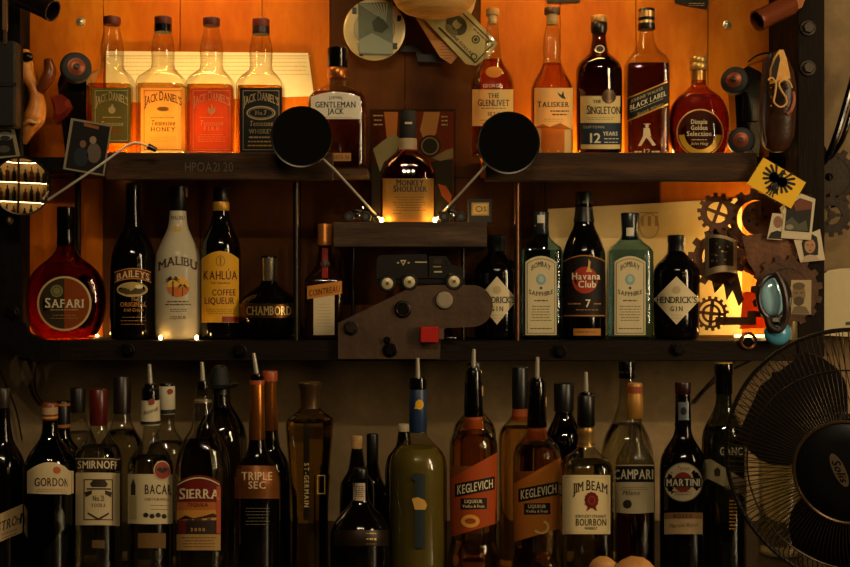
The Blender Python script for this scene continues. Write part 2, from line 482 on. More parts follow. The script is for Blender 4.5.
class Bottle:
    """prof: (py, half width px) from the glass mouth down; the base stands at z_base"""
    def __init__(s, name, label, cx, y, z_base, prof, glassmat, n=2.0, dr=1.0, neck_w=13, cat='bottle', group=None, seg=40, flat=False, sink=True):
        s.y, s.sc = y, scale(y); s.cx = (cx - 425) * s.sc; s.zb = z_base; s.cpx = cx
        zs = [CAM_Z - (p[0] - 283.5) * s.sc for p in prof]
        rs = [p[1] * s.sc for p in prof]
        while len(zs) > 2 and zs[-2] <= z_base + 0.004: zs.pop(-2); rs.pop(-2)
        zs[-1] = z_base
        s.h = list(reversed(zs)); s.r = list(reversed(rs)); s.n, s.dr, s.nw = n, dr, neck_w * s.sc
        s.seg = seg; s.flat = flat
        s.rmax = max(s.r)
        s.root = empty(name, (s.cx, y, z_base), label, cat, group)
        # glass
        lev = s.levels(z_base + 0.004, s.h[-1])
        g = G(); rings = [s.ring(z_base + 0.0002, 0.90), s.ring(z_base + 0.0015, 0.97)]
        rings += [s.ring(z, 1.0) for z in lev]
        g.loft(rings, True, True)
        g.done('glass', glassmat, s.root, smooth=not flat, angle=50)
        s.print = Print(s.surf)
    def levels(s, z0, z1):
        L = [z0]
        for a, b in zip(s.h[:-1], s.h[1:]):
            m = max(1, min(6, int((b - a) / 0.006)))
            for k in range(1, m + 1):
                z = a + (b - a) * k / m
                if z0 + 1e-4 < z < z1 - 1e-4: L.append(z)
        L.append(z1); return L
    def at(s, z):
        a = pchip(s.h, s.r, z)
        t = min(1, max(0, (a - s.nw) / max(s.rmax * 0.97 - s.nw, 1e-5)))
        n = 2 + (s.n - 2) * t; d = 1 + (s.dr - 1) * t
        return a, a * d, n
    def ring(s, z, k):
        a, b, n = s.at(z); return sup(a * k, b * k, n, s.cx, s.y, z, s.seg)
    def surf(s, px, py, eps):
        y = s.y
        for _ in range(3):
            sc = scale(y); x = (px - 425) * sc; z = CAM_Z - (py - 283.5) * sc
            z = max(z, s.zb + 0.001)
            a, b, n = s.at(min(max(z, s.h[0]), s.h[-1]))
            u = min(abs(x - s.cx) / a, 0.995)
            y = s.y - b * (1 - u ** n) ** (1 / n)
        x = s.cx + math.copysign(min(abs(x - s.cx), 0.995 * a), x - s.cx)
        # lift along the outward normal
        nx = math.copysign(u ** (n - 1) / a, x - s.cx); ny = -((1 - u ** n) ** ((n - 1) / n)) / b
        l = math.hypot(nx, ny) or 1
        return Vector((x + nx / l * eps, y + ny / l * eps, z))
    def liquid(s, py, mat, k=0.93):
        z1 = CAM_Z - (py - 283.5) * s.sc
        g = G(); g.loft([s.ring(z, k) for z in s.levels(s.zb + 0.006, z1)], True, True)
        g.done('liquid', mat, s.root, smooth=not s.flat, angle=50); return s
    def piece(s, name, mat, prof, n=2.0, seg=28, dx=0, parent=None, angle=40):
        """turned piece on the bottle's axis: cap, collar, capsule, ring"""
        rings = []
        for py, hw in prof:
            rings.append(sup(hw * s.sc, hw * s.sc, n, s.cx + dx * s.sc, s.y, CAM_Z - (py - 283.5) * s.sc, seg))
        g = G(); g.loft(rings[::-1], True, True)
        return g.done(name, mat, parent or s.root, smooth=True, angle=angle)
    def cap(s, mat, y0, y1, hw, name='cap', ridges=False, top=None):
        t = top or hw
        return s.piece(name, mat, [(y0, t * 0.9), (y0 + 1, t), (y1 - 0.6, hw), (y1, hw * 0.96)])
    def pourer(s, y0, y1, hw, lean=0.5, base=None):
        c = s.piece('pourer', GLOSSBLACK, [(y1 - 6, hw * 0.4), (y1 - 5, hw * 0.8), (y1 - 1, hw), (y1 + 3, hw)])
        p0 = Vector((s.cx, s.y, CAM_Z - (y1 - 3 - 283.5) * s.sc)); p1 = Vector((s.cx + lean * s.sc, s.y - 0.004, CAM_Z - (y0 - 283.5) * s.sc))
        g = G(); g.rev(p0, p1, [(0, 0.0038), (0.5, 0.0034), (0.9, 0.0028), (1, 0.0026)], 12); g.done('spout', BRIGHT, c, smooth=True)
        return c
    def done(s):
        s.print.build(s.root); return s.root

# ------------------------------------------------------------------ setting
YF, YB, YW = -0.03, 0.15, 0.17
ZTOP = P(0, 152.5, YF).z; ZMON = P(0, 222, YF).z; ZMID = P(0, 341, YF).z
def xs(px, y): return P(px, 0, y).x
def zs(py, y): return P(0, py, y).z

def structure(o): o['kind'] = 'structure'; return o
structure(G().box(-2.2, 2.2, YW, YW + 0.1, -0.9, 2.6).done('wall_back', PLASTER))
structure(G().box(-2.2, 2.2, -3.4, YW, -0.96, -0.9).done('floor', mottled('worn_floor', '1c1510', '33261b', 4, 0.7, 0.1)))

g = G().box(-1.35, 1.35, -0.82, YW - 0.002, -0.04, 0.0, 0.004)
ctr = empty('bar_counter', (0, -0.33, -0.9), 'dark wooden back bar counter carrying the lower row of bottles', 'counter')
g.done('worktop', mottled('counter_wood', '120c08', '24180f', 7, 0.35, 0.1, (0.4, 3, 1)), ctr)
G().box(-1.32, 1.32, -0.76, YW - 0.004, -0.9, -0.04).done('cabinet_front', DARKFRAME, ctr)

unit = empty('shelf_unit', (0, 0.06, ZMID - 0.05), 'dark steel and weathered timber bar shelving with varnished orange backboard', 'shelf')
# backboard planks
edges = [20, 103, 180, 262, 330, 405, 480, 560, 636, 708, 800]
ztopb = zs(-75, YB); zmidb = ZTOP - 0.03
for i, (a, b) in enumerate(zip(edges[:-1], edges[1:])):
    mt = DIM_BROWNBOARD if 330 <= a < 480 else BOARD  # same board in the centre, the strips' weaker reach painted as brown
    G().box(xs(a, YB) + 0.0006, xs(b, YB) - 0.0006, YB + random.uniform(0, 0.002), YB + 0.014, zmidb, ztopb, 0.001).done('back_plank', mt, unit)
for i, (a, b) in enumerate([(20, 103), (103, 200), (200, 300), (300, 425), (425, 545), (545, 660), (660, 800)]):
    mt = BOARD if i in (0, 6) else DIM_BROWNBOARD
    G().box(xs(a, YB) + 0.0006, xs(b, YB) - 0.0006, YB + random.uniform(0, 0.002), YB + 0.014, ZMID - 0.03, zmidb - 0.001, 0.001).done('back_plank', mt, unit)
def beam(name, x0, x1, ztop, py1, mat, y0=YF, y1=YB - 0.002):
    return G().box(xs(x0, YF), xs(x1, YF), y0, y1, zs(py1, YF), ztop, 0.0018).done(name, mat, unit)
beam('shelf_front', 105, 333, ZTOP, 179.5, BEAM, y1=-0.008)
beam('shelf_front', 485, 757, ZTOP, 181, BEAM, y1=-0.008)
G().box(xs(105, YF), xs(300, YF), -0.007, YB - 0.002, ZTOP - 0.018, ZTOP).done('shelf_board', BEAM, unit)
G().box(xs(487, YF), xs(757, YF), -0.007, YB - 0.002, ZTOP - 0.018, ZTOP).done('shelf_board', BEAM, unit)
beam('shelf_board', 333, 487, ZMON, 247, BEAMLIGHT)
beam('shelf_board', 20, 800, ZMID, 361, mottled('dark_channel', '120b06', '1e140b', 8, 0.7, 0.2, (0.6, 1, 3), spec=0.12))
G().box(xs(20, 0.05), xs(106, 0.05), 0.04, YB - 0.002, ZTOP - 0.022, ZTOP - 0.001).done('shelf_board', DARKFRAME, unit)
G().box(xs(755, 0.05), xs(798, 0.05), 0.04, YB - 0.002, ZTOP - 0.022, ZTOP - 0.001).done('shelf_board', DARKFRAME, unit)
GJZ = zs(170, 0.06)
G().box(xs(301, YF), xs(368, 0.06), 0.03, YB - 0.002, GJZ - 0.012, GJZ).done('shelf_board', BEAM, unit)
# top board, above the frame of the photograph
ZCOR = zs(-62, 0.0)
G().box(xs(-20, 0.0), xs(825, 0.0), -0.035, YB, ZCOR, ZCOR + 0.025).done('top_board', DARKFRAME, unit)
# left side plate with its rounded lower corner, right post
pl = [(-30, -70), (21, -70), (21, 320), (30, 334), (46, 341), (60, 341), (60, 361), (38, 361), (22, 357), (8, 347), (-4, 334), (-30, 300)]
G().prism(outline(pl, YF), YF - 0.006, YF + 0.012).done('side_plate', DARKFRAME, unit)
G().box(xs(-30, 0), xs(3, 0), YF + 0.012, YB, zs(335, 0), ZCOR).done('side_panel', DARKFRAME, unit)
POSTM = mottled('post_timber', '100a05', '1c120a', 9, 0.75, 0.3, (4, 1, 0.6), spec=0.12)
G().box(xs(797, YF), xs(824, YF), YF - 0.004, YB, ZMID - 0.03, ZCOR, 0.002).done('side_post', POSTM, unit)
# pipes that carry the boards
def pipe(px, y, z0, z1, r, mat=STEEL):
    x = xs(px, y); G().cyl((x, y, z0), (x, y, z1), r, seg=14).done('pipe', mat, unit, smooth=True)
PIPE = solid('3a352e', 0.35, 0.9)
pipe(296, 0.0, ZMID, zs(181, YF), 0.0055, PIPE); pipe(517, 0.0, ZMID, zs(182, YF), 0.0055, solid('6b4a35', 0.3, 0.9))
pipe(353, 0.03, ZMID, zs(247, YF), 0.004, PIPE); pipe(463, 0.03, ZMID, zs(247, YF), 0.004, PIPE)
pipe(78, 0.125, ZMID, ZTOP - 0.023, 0.006, PIPE)

def bolt(px, py, y, r, mat, parent, hexa=True):
    c = P(px, py, y); k = scale(y)
    g = G(); g.rev(c + Vector((0, 0.002, 0)), c + Vector((0, -0.002, 0)), [(0, r * k * 1.35), (0.8, r * k * 1.35), (1, r * k * 1.2)], 20)
    g.rev(c + Vector((0, -0.002, 0)), c + Vector((0, -0.008, 0)), [(0, r * k), (0.8, r * k), (1, r * k * 0.85)], 6 if hexa else 20)
    return g.done('bolt', mat, parent)
DB = solid('1a1612', 0.4, 0.8)
for px, py in [(128, 350), (240, 351), (560, 351), (678, 349), (13, 313), (808, 200)]: bolt(px, py, YF - 0.004 if px > 30 else YF - 0.008, 5, DB, unit)
for px, py in [(808, 28), (808, 68)]: bolt(px, py, YF - 0.006, 6, solid('3a332c', 0.4, 0.8), unit)
def washer(px, py, y, r, w, mat, parent):
    k = scale(y)
    c = P(px, py, y); g = G()
    R = r * k
    rings = []
    prof = [(R - w * k, 0.0), (R - w * k, -0.003), (R - w * k * 0.5, -0.0045), (R, -0.003), (R, 0.0)]
    n = 28
    for rr, dy in prof: rings.append([(c.x + rr * math.cos(2 * math.pi * j / n), c.y + dy, c.z + rr * math.sin(2 * math.pi * j / n)) for j in range(n)])
    g.loft(rings, False, False)
    return g.done('washer', mat, parent, smooth=True)
washer(748, 341, YF - 0.002, 9, 3, solid('8a5a3a', 0.3, 0.9), unit)
G().cyl(P(748, 341, YF - 0.001), P(748, 341, YF - 0.006), 0.008, seg=6).done('bolt', DB, unit)
for px, py in [(81, 22), (727, 25)]:
    c = P(px, py, YB); g = G(); g.rev(c + Vector((0, 0.001, 0)), c + Vector((0, -0.006, 0)), [(0, 0.0095), (0.35, 0.009), (0.4, 0.006), (0.8, 0.005), (1, 0.002)], 20)
    g.done('screw', solid('e8d6b0', 0.25, 0.8), unit, smooth=True)
# pale stamped lettering on the left shelf front
pp = Print(lambda x, y, e: P(x, y, YF - e)); pp.cur = 'stamp'
pp.text(solid('57493a', 0.8), 'HPOA21 20', 209, 171.5, 9, 48, bold=0, part='stamped_lettering'); pp.build(unit)

# light strips: real lamps hidden behind the bottles and under the top board
def led(px0, px1, y, z, label, strength, color=WARM, up=True, h=0.006, d=0.008):
    e = empty('led_strip', (xs((px0 + px1) / 2, y), y, z), label, 'light strip', 'warm light strips of the shelving')
    x0, x1 = xs(px0, y), xs(px1, y)
    if up: G().box(x0, x1, y - d / 2, y + d / 2, z + 0.0022, z + h).done('diffuser', emit(f'led_{strength}', color, strength), e); G().box(x0 - 0.002, x1 + 0.002, y - d / 2 - 0.001, y + d / 2 + 0.001, z + 0.0003, z + 0.002).done('holder', STEEL, e)
    else: G().box(x0, x1, y - d / 2, y + d / 2, z - h, z - 0.0022).done('diffuser', emit(f'led_{strength}', color, strength), e); G().box(x0 - 0.002, x1 + 0.002, y - d / 2 - 0.001, y + d / 2 + 0.001, z - 0.002, z - 0.0003).done('holder', STEEL, e)
led(108, 292, 0.106, ZTOP, 'warm light strip behind the square whiskey bottles', 200)
led(492, 722, 0.106, ZTOP, 'warm light strip behind the malt whisky bottles', 60)
led(378, 438, 0.098, ZMON, 'short warm light strip behind the bottle on the middle bracket shelf', 60)
led(40, 98, 0.118, ZMID, 'short warm light strip behind the round flask bottle', 60, h=0.0045, d=0.006)
led(735, 772, 0.09, ZMID, 'warm light strip behind the rusty gears', 13)
led(125, 275, 0.0, ZCOR, 'warm light strip under the top board over the square bottles', 78, up=False)
led(500, 640, 0.0, ZCOR, 'warm light strip under the top board over the malt bottles', 58, up=False)

# upright strip behind the gears
vs_ = empty('led_strip', (xs(770, 0.09), 0.09, ZMID + 0.01), 'upright warm light strip behind the drilled gear', 'light strip', 'warm light strips of the shelving')
G().box(xs(768, 0.09), xs(772, 0.09), 0.088, 0.096, ZMID + 0.012, zs(205, 0.09)).done('diffuser', emit('led_up', WARM, 62), vs_)
G().box(xs(772.2, 0.09), xs(775, 0.09), 0.086, 0.098, ZMID + 0.010, zs(203, 0.09)).done('holder', STEEL, vs_)
# tiny warm bulbs on the shelf edge in front of the bottles
def bulbs(label, pts, y, z, strength):
    e = empty('bulb_string', (xs(sum(pts) / len(pts), y), y, z), label, 'light string', 'strings of tiny warm bulbs')
    for px in pts:
        x = xs(px, y); G().ball((x, y, z + 0.0052), 0.0032, 0.0032, 0.0042, 12, 8).done('bulb', emit(f'bulb_{strength}', (1.0, 0.55, 0.15), strength), e, smooth=True)
    G().tube([(xs(pts[0], y) - 0.006, y, z + 0.001)] + [(xs(px, y), y, z + 0.001) for px in pts] + [(xs(pts[-1], y) + 0.006, y, z + 0.001)], 0.0007, 6).done('wire', BLACK, e)
bulbs('two tiny warm bulbs at the foot of the bracket shelf bottle', [381.5, 435], -0.006, ZMON, 330)
bulbs('two tiny warm bulbs at the foot of the white rum bottle', [160.5, 196.5], -0.006, ZMID, 45)

# ------------------------------------------------------------------ top row of bottles
INK = solid('14100c', 0.6); CREAM = paper('f0d9a0', 0.5); GOLD = solid('c9953c', 0.35, 0.6); WHITE = paper('e9dcc0', 0.3)
CLEAR = glass('f4f1e6'); AMBERT = glass('f6cf7c', gloss=0.4); AMBERD = glass('e0a848', gloss=0.4); HONEY = glass('fce0a0', gloss=0.4)
RUBY = glass('c4701e', gloss=0.4)
CORK = mottled('cork', '9a6a3a', 'd0a66a', 40, 0.8, 0.2); REDCAP = solid('5a1c14', 0.5)
YT = 0.045
def jack(cx, hw, y0, label, capcol, lmat, inkm, kind, lq):
    b = Bottle('whiskey_bottle', label, cx, YT, ZTOP,
               [(y0 + 7, 7.5), (y0 + 13, 8), (y0 + 22, 10), (y0 + 33, 11.6), (y0 + 47, 11.2), (y0 + 52, 12.4), (y0 + 58, 18), (y0 + 62, hw - 2), (y0 + 67, hw), (150, hw), (157, hw)],
               CLEAR, n=6, dr=0.95, neck_w=12.5, group='square whiskey bottles on the upper shelf')
    b.liquid(y0 + 69, lq)
    b.cap(capcol[0], y0, y0 + 8, 8.6)
    if capcol[1]: b.piece('neck_band', capcol[1], [(y0 + 8, 8.7), (y0 + 15, 8.9), (y0 + 15.5, 8.5)])
    p = b.print
    x0, x1 = cx - hw + 2, cx + hw - 2
    p.rect(lmat, x0, 88, x1, 143 if kind == 'apple' else 156, 0, nx=20)
    p.frame(inkm, x0 + 3, 90.5, x1 - 3, 141 if kind == 'apple' else 150, 0.5)
    p.text(inkm, "JACK DANIEL'S", cx, 106, 7.6, 2 * hw - 11, arc=5.5, serif=True, cap=1.18, gap=0.1)
    if kind == 'apple':
        p.ell(inkm, cx, 110, 3.6, 3.6); p.rect(inkm, cx - 0.4, 104.6, cx + 1.4, 106.4, 1, 'emblem')
        p.lines(inkm, cx - 12, cx + 12, 117, 117, 1)
        p.text(inkm, 'Tennessee', cx, 126, 4.5, 22, italic=0.2); p.text(paper('a0401c'), 'APPLE', cx, 134.5, 5, 20, serif=True)
    elif kind == 'honey':
        p.ell(GOLD, cx, 109, 6, 2.4); p.lines(inkm, cx - 13, cx + 13, 117.5, 117.5, 1)
        p.text(inkm, 'Tennessee', cx, 125.5, 5, 24, italic=0.25, serif=True); p.text(inkm, 'HONEY', cx, 131.5, 4.2, 24, serif=True, gap=0.3)
        p.lines(GOLD, cx - 14, cx + 14, 137, 141, 3, th=0.5)
    elif kind == 'fire':
        p.poly(inkm, [(cx - 4, 112), (cx - 3, 107), (cx - 1, 109), (cx, 104), (cx + 2.5, 108), (cx + 4, 107), (cx + 4, 112), (cx, 115)])
        p.lines(inkm, cx - 12, cx + 12, 117, 117, 1); p.text(inkm, 'Tennessee', cx, 125.5, 5, 23, italic=0.25, serif=True)
        p.text(inkm, 'FIRE', cx, 130.5, 4, 15, serif=True, gap=0.5); p.lines(inkm, cx - 14, cx + 14, 134.5, 141, 4, th=0.5)
    else:
        p.ring(inkm, cx, 113, 14.5, 7, 1.4); p.ring(inkm, cx, 113, 12, 5, 0.4); p.text(inkm, 'No.7', cx, 115, 4.4, 11, serif=True)
        p.text(inkm, 'Tennessee', cx, 126, 5, 23, italic=0.25, serif=True); p.text(inkm, 'WHISKEY', cx, 133.5, 4.2, 24, serif=True)
        p.lines(inkm, cx - 13, cx + 13, 136.5, 136.5, 1, th=1.6); p.lines(GOLD, cx - 15, cx + 15, 141, 145, 2, th=1.2)
    return b.done()
SILV = paper('cbb27a', 0.2)
jack(112, 22, 17, 'square clear whiskey bottle with dull green apple label', (REDCAP, None), paper('5c6428', 0.3), paper('d9c486', 0.2), 'apple', AMBERT)
jack(163, 24, 17, 'square clear whiskey bottle with glowing cream honey label', (REDCAP, GLOSSBLACK), paper('f3d183', 0.6), INK, 'honey', HONEY)
jack(211.5, 23.5, 18, 'square clear whiskey bottle with red cinnamon fire label', (REDCAP, None), paper('b8562c', 0.6), paper('e8b47a', 0.3), 'fire', AMBERT)
jack(261, 23, 19, 'square whiskey bottle with black and white label beside the red labelled one', (solid('7a2a18', 0.5), solid('2a120c', 0.4)), paper('0d0b0a', 0.0), SILV, 'seven', AMBERT)

b = Bottle('whiskey_bottle', 'flat shouldered whiskey bottle with white label half behind a round mirror', 337.5, 0.085, GJZ,
           [(78, 8.5), (84, 9), (87, 13), (92, 23), (98, 28), (106, 29), (165, 28.5), (170, 27)], CLEAR, n=5, dr=0.55, neck_w=14)
b.liquid(93, refract('b8783c'), 0.95)
b.piece('cap', GLOSSBLACK, [(48, 9), (49, 10), (66, 10), (68, 9.5)]); b.piece('cap_foil', solid('b06a30', 0.3, 0.8), [(68, 9), (69, 9.8), (77, 10), (78.5, 9)])
p = b.print
p.rect(paper('efe6d2', 0.2), 311, 97, 360, 119, 0, rise=5)
p.text(INK, 'Daniels', 336, 100, 3.5, 13, arc=1.5, bold=0); p.text(INK, 'GENTLEMAN', 335.5, 107.5, 5.6, 40, serif=True); p.text(INK, 'JACK', 335.5, 114, 5.4, 16, serif=True)
p.lines(GOLD, 317, 354, 117, 117, 1)
p.cur = 'lower_label'; p.rect(paper('c98d45', 0.3), 333, 153, 351, 161, 0); p.text(INK, '1850-56', 342, 159.5, 4.5, 15, bold=0)
for i in range(5): p.rect(glass('ffe9c0'), 314 + i * 9, 124, 315 + i * 9, 150, 1, 'facet')
b.done()

b = Bottle('whisky_bottle', 'broad amber whisky bottle with glowing orange label on the small bracket shelf', 408, 0.04, ZMON,
           [(138, 8.5), (150, 9), (153, 12), (160, 20), (168, 25), (176, 27.5), (215, 27.5), (226, 27)], glass('d8752a'), n=3, dr=0.75, neck_w=13)
b.liquid(152, refract('b86a2c'), 0.95)
b.cap(MATBLACK, 111, 139, 8.7); b.piece('neck_foil', paper('c9b28c', 0.3), [(139, 9), (148, 9.3), (150, 9.2)]); b.piece('neck_ring', solid('8c2418', 0.4), [(150, 9.4), (152, 9.8)])
p = b.print; p.rect(paper('c9b28c', 0), 405, 122, 412, 124, 0)
p.cur = 'label'; p.rect(paper('eeb457', 0.75), 383, 178.5, 433.5, 224, 0)
p.text(INK, 'MONKEY', 410, 185.5, 5.2, 27, serif=True, cap=1.15); p.text(INK, 'SHOULDER', 410, 191.8, 5.2, 33, serif=True, cap=1.15)
p.lines(solid('6a3c10'), 393, 426, 197, 210, 6, th=0.5); p.lines(solid('6a3c10'), 393, 402, 213, 213, 1)
p.cur = 'monkeys'
for i in range(3):
    p.ell(CHROME, 404 + i * 4.5, 173.5, 2, 2.6, 0, 'emblem'); p.ell(CHROME, 404 + i * 4.5, 170.8, 1.2, 1.2, 1, 'emblem')
b.done()

b = Bottle('whisky_bottle', 'slender malt bottle with cream label and cork stopper, beside the banknotes', 492.5, YT, ZTOP,
           [(22, 5.5), (30, 6), (45, 7.5), (58, 9), (66, 12.5), (74, 18), (82, 21), (90, 21.8), (150, 21.8), (157, 21)], CLEAR)
b.liquid(60, AMBERD); b.cap(CORK, 9, 15.5, 6.6); b.piece('cork', paper('e8c88a', 0.3), [(15.5, 4.4), (24, 4.4)])
p = b.print; p.cur = 'neck_label'; p.ell(paper('e39a3c', 0.5), 494, 72, 8.3, 5.6, 0)
p.cur = 'label'; p.rect(paper('f8d684', 0.35), 472.5, 89.5, 513, 126, 0)
p.text(solid('3a2410'), 'THE', 493.5, 98, 4.4, 11, serif=True); p.text(solid('3a2410'), 'GLENLIVET', 493.5, 106, 6, 31, serif=True, cap=1.1)
p.lines(solid('6a4420'), 481, 506, 108, 108, 1); p.text(solid('6a4420'), '1824', 493.5, 116, 4, 11, serif=True); p.lines(solid('8a6430'), 480, 507, 120, 123, 2, th=0.5)
p.cur = 'shoulder_emboss'; p.text(paper('f0e0c0', 0.2), 'GEORGE', 492, 87.4, 3.2, 18, bold=0, layer=0); b.done()

b = Bottle('whisky_bottle', 'clear malt bottle with pale label showing a small dark bird', 552, YT, ZTOP,
           [(22, 6), (27, 6.5), (38, 8.6), (50, 9.2), (58, 8.4), (64, 9.5), (74, 14), (82, 18.5), (88, 20.5), (95, 21), (150, 21), (157, 20)], CLEAR)
b.liquid(64, AMBERT); b.cap(solid('4a2c18', 0.5), 8, 14.5, 7.8); b.piece('cork', paper('efcf94', 0.4), [(14.5, 5.4), (25, 5.6)])
p = b.print; p.rect(paper('fcdc8c', 0.35), 534.5, 88, 572.5, 155, 0); p.poly(INK, [(557, 92), (561, 95), (563, 91), (564, 96), (566, 99), (562, 98.5), (559, 96)])
p.text(INK, 'TALISKER', 553, 107, 4.8, 31, serif=True, cap=1.1, gap=0.2); p.lines(INK, 550, 569, 110.5, 114, 2, th=1.3); p.lines(solid('9a7040'), 541, 566, 119, 121, 2, th=0.4)
p.cur = 'lower_label'; p.poly(paper('dd8f2c', 0.6), [(534.6, 128), (543, 124), (550, 127), (560, 123), (572, 130), (572, 154), (534.6, 154)], 3, 'landscape')
b.done()

b = Bottle('whisky_bottle', 'dark rounded malt bottle with cream and blue label and bronze seal', 599, YT, ZTOP,
           [(30, 6.5), (38, 7), (48, 8.5), (54, 10), (58, 15), (63, 20), (70, 22.6), (80, 23), (150, 22.5), (157, 21)], glass('9a7a3a'))
b.liquid(60, refract('6a4018'), 0.95); b.cap(solid('b08040', 0.4, 0.3), 16, 23, 8.2); b.piece('capsule', solid('1a1008', 0.3), [(23, 7.6), (24, 8.2), (31, 8.2), (34, 7.2)])
p = b.print; p.cur = 'neck_label'; p.ell(solid('c9b48a', 0.4), 600, 49, 4.5, 4, 0); p.ell(INK, 600, 49, 3.4, 3, 1)
p.cur = 'label'; p.rect(paper('f4d690', 0.2), 580.5, 96, 620, 124, 0); p.text(INK, 'THE', 597, 103, 3, 8, serif=True); p.text(INK, 'SINGLETON', 603.5, 114, 7.2, 33, serif=True, cap=1.15, gap=0.1)
p.lines(solid('8a6a34'), 586, 614, 117.5, 119.5, 2, th=0.5)
p.rect(paper('24364a', 0.2), 580.5, 123, 620.2, 144.5, 1, 'label_band'); p.text(paper('c9b48a', 0), 'DUFFTOWN', 594, 128.5, 2.6, 20, bold=0, layer=2)
p.text(paper('ead9b0', 0), '12', 595.5, 143, 9.5, 10.5, layer=2); p.text(paper('ead9b0', 0), 'YEARS', 610, 135.5, 3.6, 14, layer=2, serif=True); p.lines(paper('ead9b0', 0), 603, 619, 138.5, 142, 2, 2)
p.rect(paper('f4d690', 0.2), 581, 144.5, 619.5, 149, 1, 'label_band')
p.cur = 'seal'; p.ell(solid('3a2a1a', 0.35, 0.7), 608.5, 96.5, 6.8, 7.2, 3); p.ring(solid('5a4226', 0.35, 0.8), 608.5, 96.5, 5, 5.4, 0.8, 4); b.done()

b = Bottle('whisky_bottle', 'square whisky bottle with slanted black and gold label', 646.5, YT, ZTOP,
           [(28, 6.5), (36, 7.2), (44, 9), (52, 13), (59, 18.5), (65, 21), (150, 20.5), (157, 20.5)], CLEAR, n=6, neck_w=10)
b.liquid(66, refract('4a2812'), 0.95); b.piece('cap', BLACK, [(9, 7.5), (10, 8.2), (20, 8.2), (20.5, 7.8)])
b.piece('cap_band', solid('c0905a', 0.3, 0.7), [(12, 8.4), (18, 8.5)]); b.piece('capsule', solid('161008', 0.3), [(20.5, 8), (29, 8.8), (30, 8.4)]); b.piece('capsule_band', solid('c9a05a', 0.3, 0.7), [(21.5, 8.5), (24, 8.7)])
p = b.print; sl = -0.42
p.rect(paper('0c0a08', 0), 627, 91, 667.5, 112, 0, slope=sl); p.rect(GOLD, 627, 89.6, 667.5, 90.8, 1, 'border', slope=sl); p.rect(GOLD, 627, 112, 667.5, 113.6, 1, 'border', slope=sl)
p.text(SILV, 'JOHNNIE WALKER', 647, 96.3, 3, 32, slope=sl, serif=True, bold=0); p.text(paper('efe0b8', 0), 'BLACK LABEL', 648, 103, 4.8, 36, slope=sl); p.lines(SILV, 630, 664, 105, 105, 1, slope=sl); p.text(SILV, 'Scotch Whisky', 650, 110.6, 2.8, 26, slope=sl, bold=0, italic=0.3)
p.cur = 'walking_figure'; W = paper('d8c498', 0)
p.ell(W, 647, 126, 1.8, 1.8, 0); p.poly(W, [(643.5, 128), (649.5, 128), (651, 136), (646, 138), (643, 136)], 1); p.poly(W, [(643, 136), (646, 138), (641, 146), (638, 146), (640.5, 141)], 1); p.poly(W, [(646, 137), (650, 136), (653, 141), (656, 145), (652.5, 146), (650, 142)], 1); p.rect(W, 643.6, 123.6, 650.4, 124.4, 1, 'emblem')
p.lines(W, 634, 643, 151, 151, 1, 1, th=1.4); p.text(W, '12', 647, 153.5, 4.5, 6.5, bold=1); p.lines(W, 651, 660, 151, 151, 1, 1, th=1.4)
b.done()

b = Bottle('whisky_bottle', 'round bellied whisky bottle with gold cap and gold crescent label', 698.5, YT, ZTOP,
           [(80, 7), (86, 8), (91, 13), (97, 21), (106, 27), (118, 30), (132, 30.5), (146, 28), (157, 23)], glass('e0a060'), n=2.2, dr=0.6, neck_w=11)
b.liquid(96, refract('a86830'), 0.95); b.piece('cap', solid('dcae5c', 0.35, 0.6), [(57, 8), (58, 8.8), (63, 8.8), (63.6, 8.3), (64.2, 8.8), (70, 8.8), (71, 8)]); b.piece('neck_foil', solid('b88238', 0.3, 0.7), [(71, 7), (82, 7.2), (84, 7.6)])
p = b.print; p.ell(paper('5a1c08', 0.6), 700, 133, 21.5, 22, 0); p.ring(solid('d8b060', 0.4, 0.4), 700, 133, 23.5, 24, 1.2); p.ring(solid('d9a52c', 0.4, 0.3), 700, 133, 21, 22, 5.5, 2, a0=0.1, a1=math.pi - 0.1)
for i, t in enumerate(('Dimple', 'Golden', 'Selection')): p.text(paper('e8d2a0', 0), t, 699, 124 + 6 * i, 4.4, (16, 16, 24)[i], layer=3, serif=True)
p.lines(paper('d8b880', 0), 690, 708, 139.5, 139.5, 1, 3); p.text(paper('d8b880', 0), 'John Haig', 699, 145, 2.8, 17, layer=3, italic=0.3, bold=0); b.done()

# ------------------------------------------------------------------ middle row of bottles
YM = 0.045
b = Bottle('liqueur_bottle', 'round flat flask of dark amber liqueur with circular half orange label', 66, YM, ZMID,
           [(234, 8), (240, 8), (250, 10), (257, 15), (264, 24), (272, 32), (284, 38), (300, 40), (316, 38.5), (330, 33), (340, 27)], glass('cc6a24'), n=2.2, dr=0.5, neck_w=11)
b.liquid(262, refract('c87034'), 0.95); b.cap(GLOSSBLACK, 207, 230, 8.8); b.piece('neck_foil', GLOSSBLACK, [(230, 8.6), (244, 9), (246, 8.6)])
p = b.print; p.ell(paper('3a2c14', 0.2), 64.5, 303.5, 25.5, 26, 0); p.ell(paper('c05a1e', 0.6), 64.5, 303.5, 25.3, 25.8, 1, 'label_half', a0=-math.pi / 2, a1=math.pi / 2)
p.ring(paper('e8c88a', 0.3), 64.5, 303.5, 27, 27.4, 2, 2, 'border'); p.ell(paper('8a8050', 0.2), 57, 291, 6.2, 6.2, 2); p.ring(paper('4a4020', 0.2), 57, 291, 4.5, 4.5, 0.8, 3)
p.text(paper('f0e0b8', 0.2), 'SAFARI', 64.5, 307.5, 8, 38, layer=3, serif=True, cap=1.15); p.lines(paper('e0b880', 0.2), 47, 82, 309.5, 309.5, 1, 3); p.lines(paper('d0a060', 0.2), 50, 80, 315, 318, 2, 3, th=0.4)
b.done()

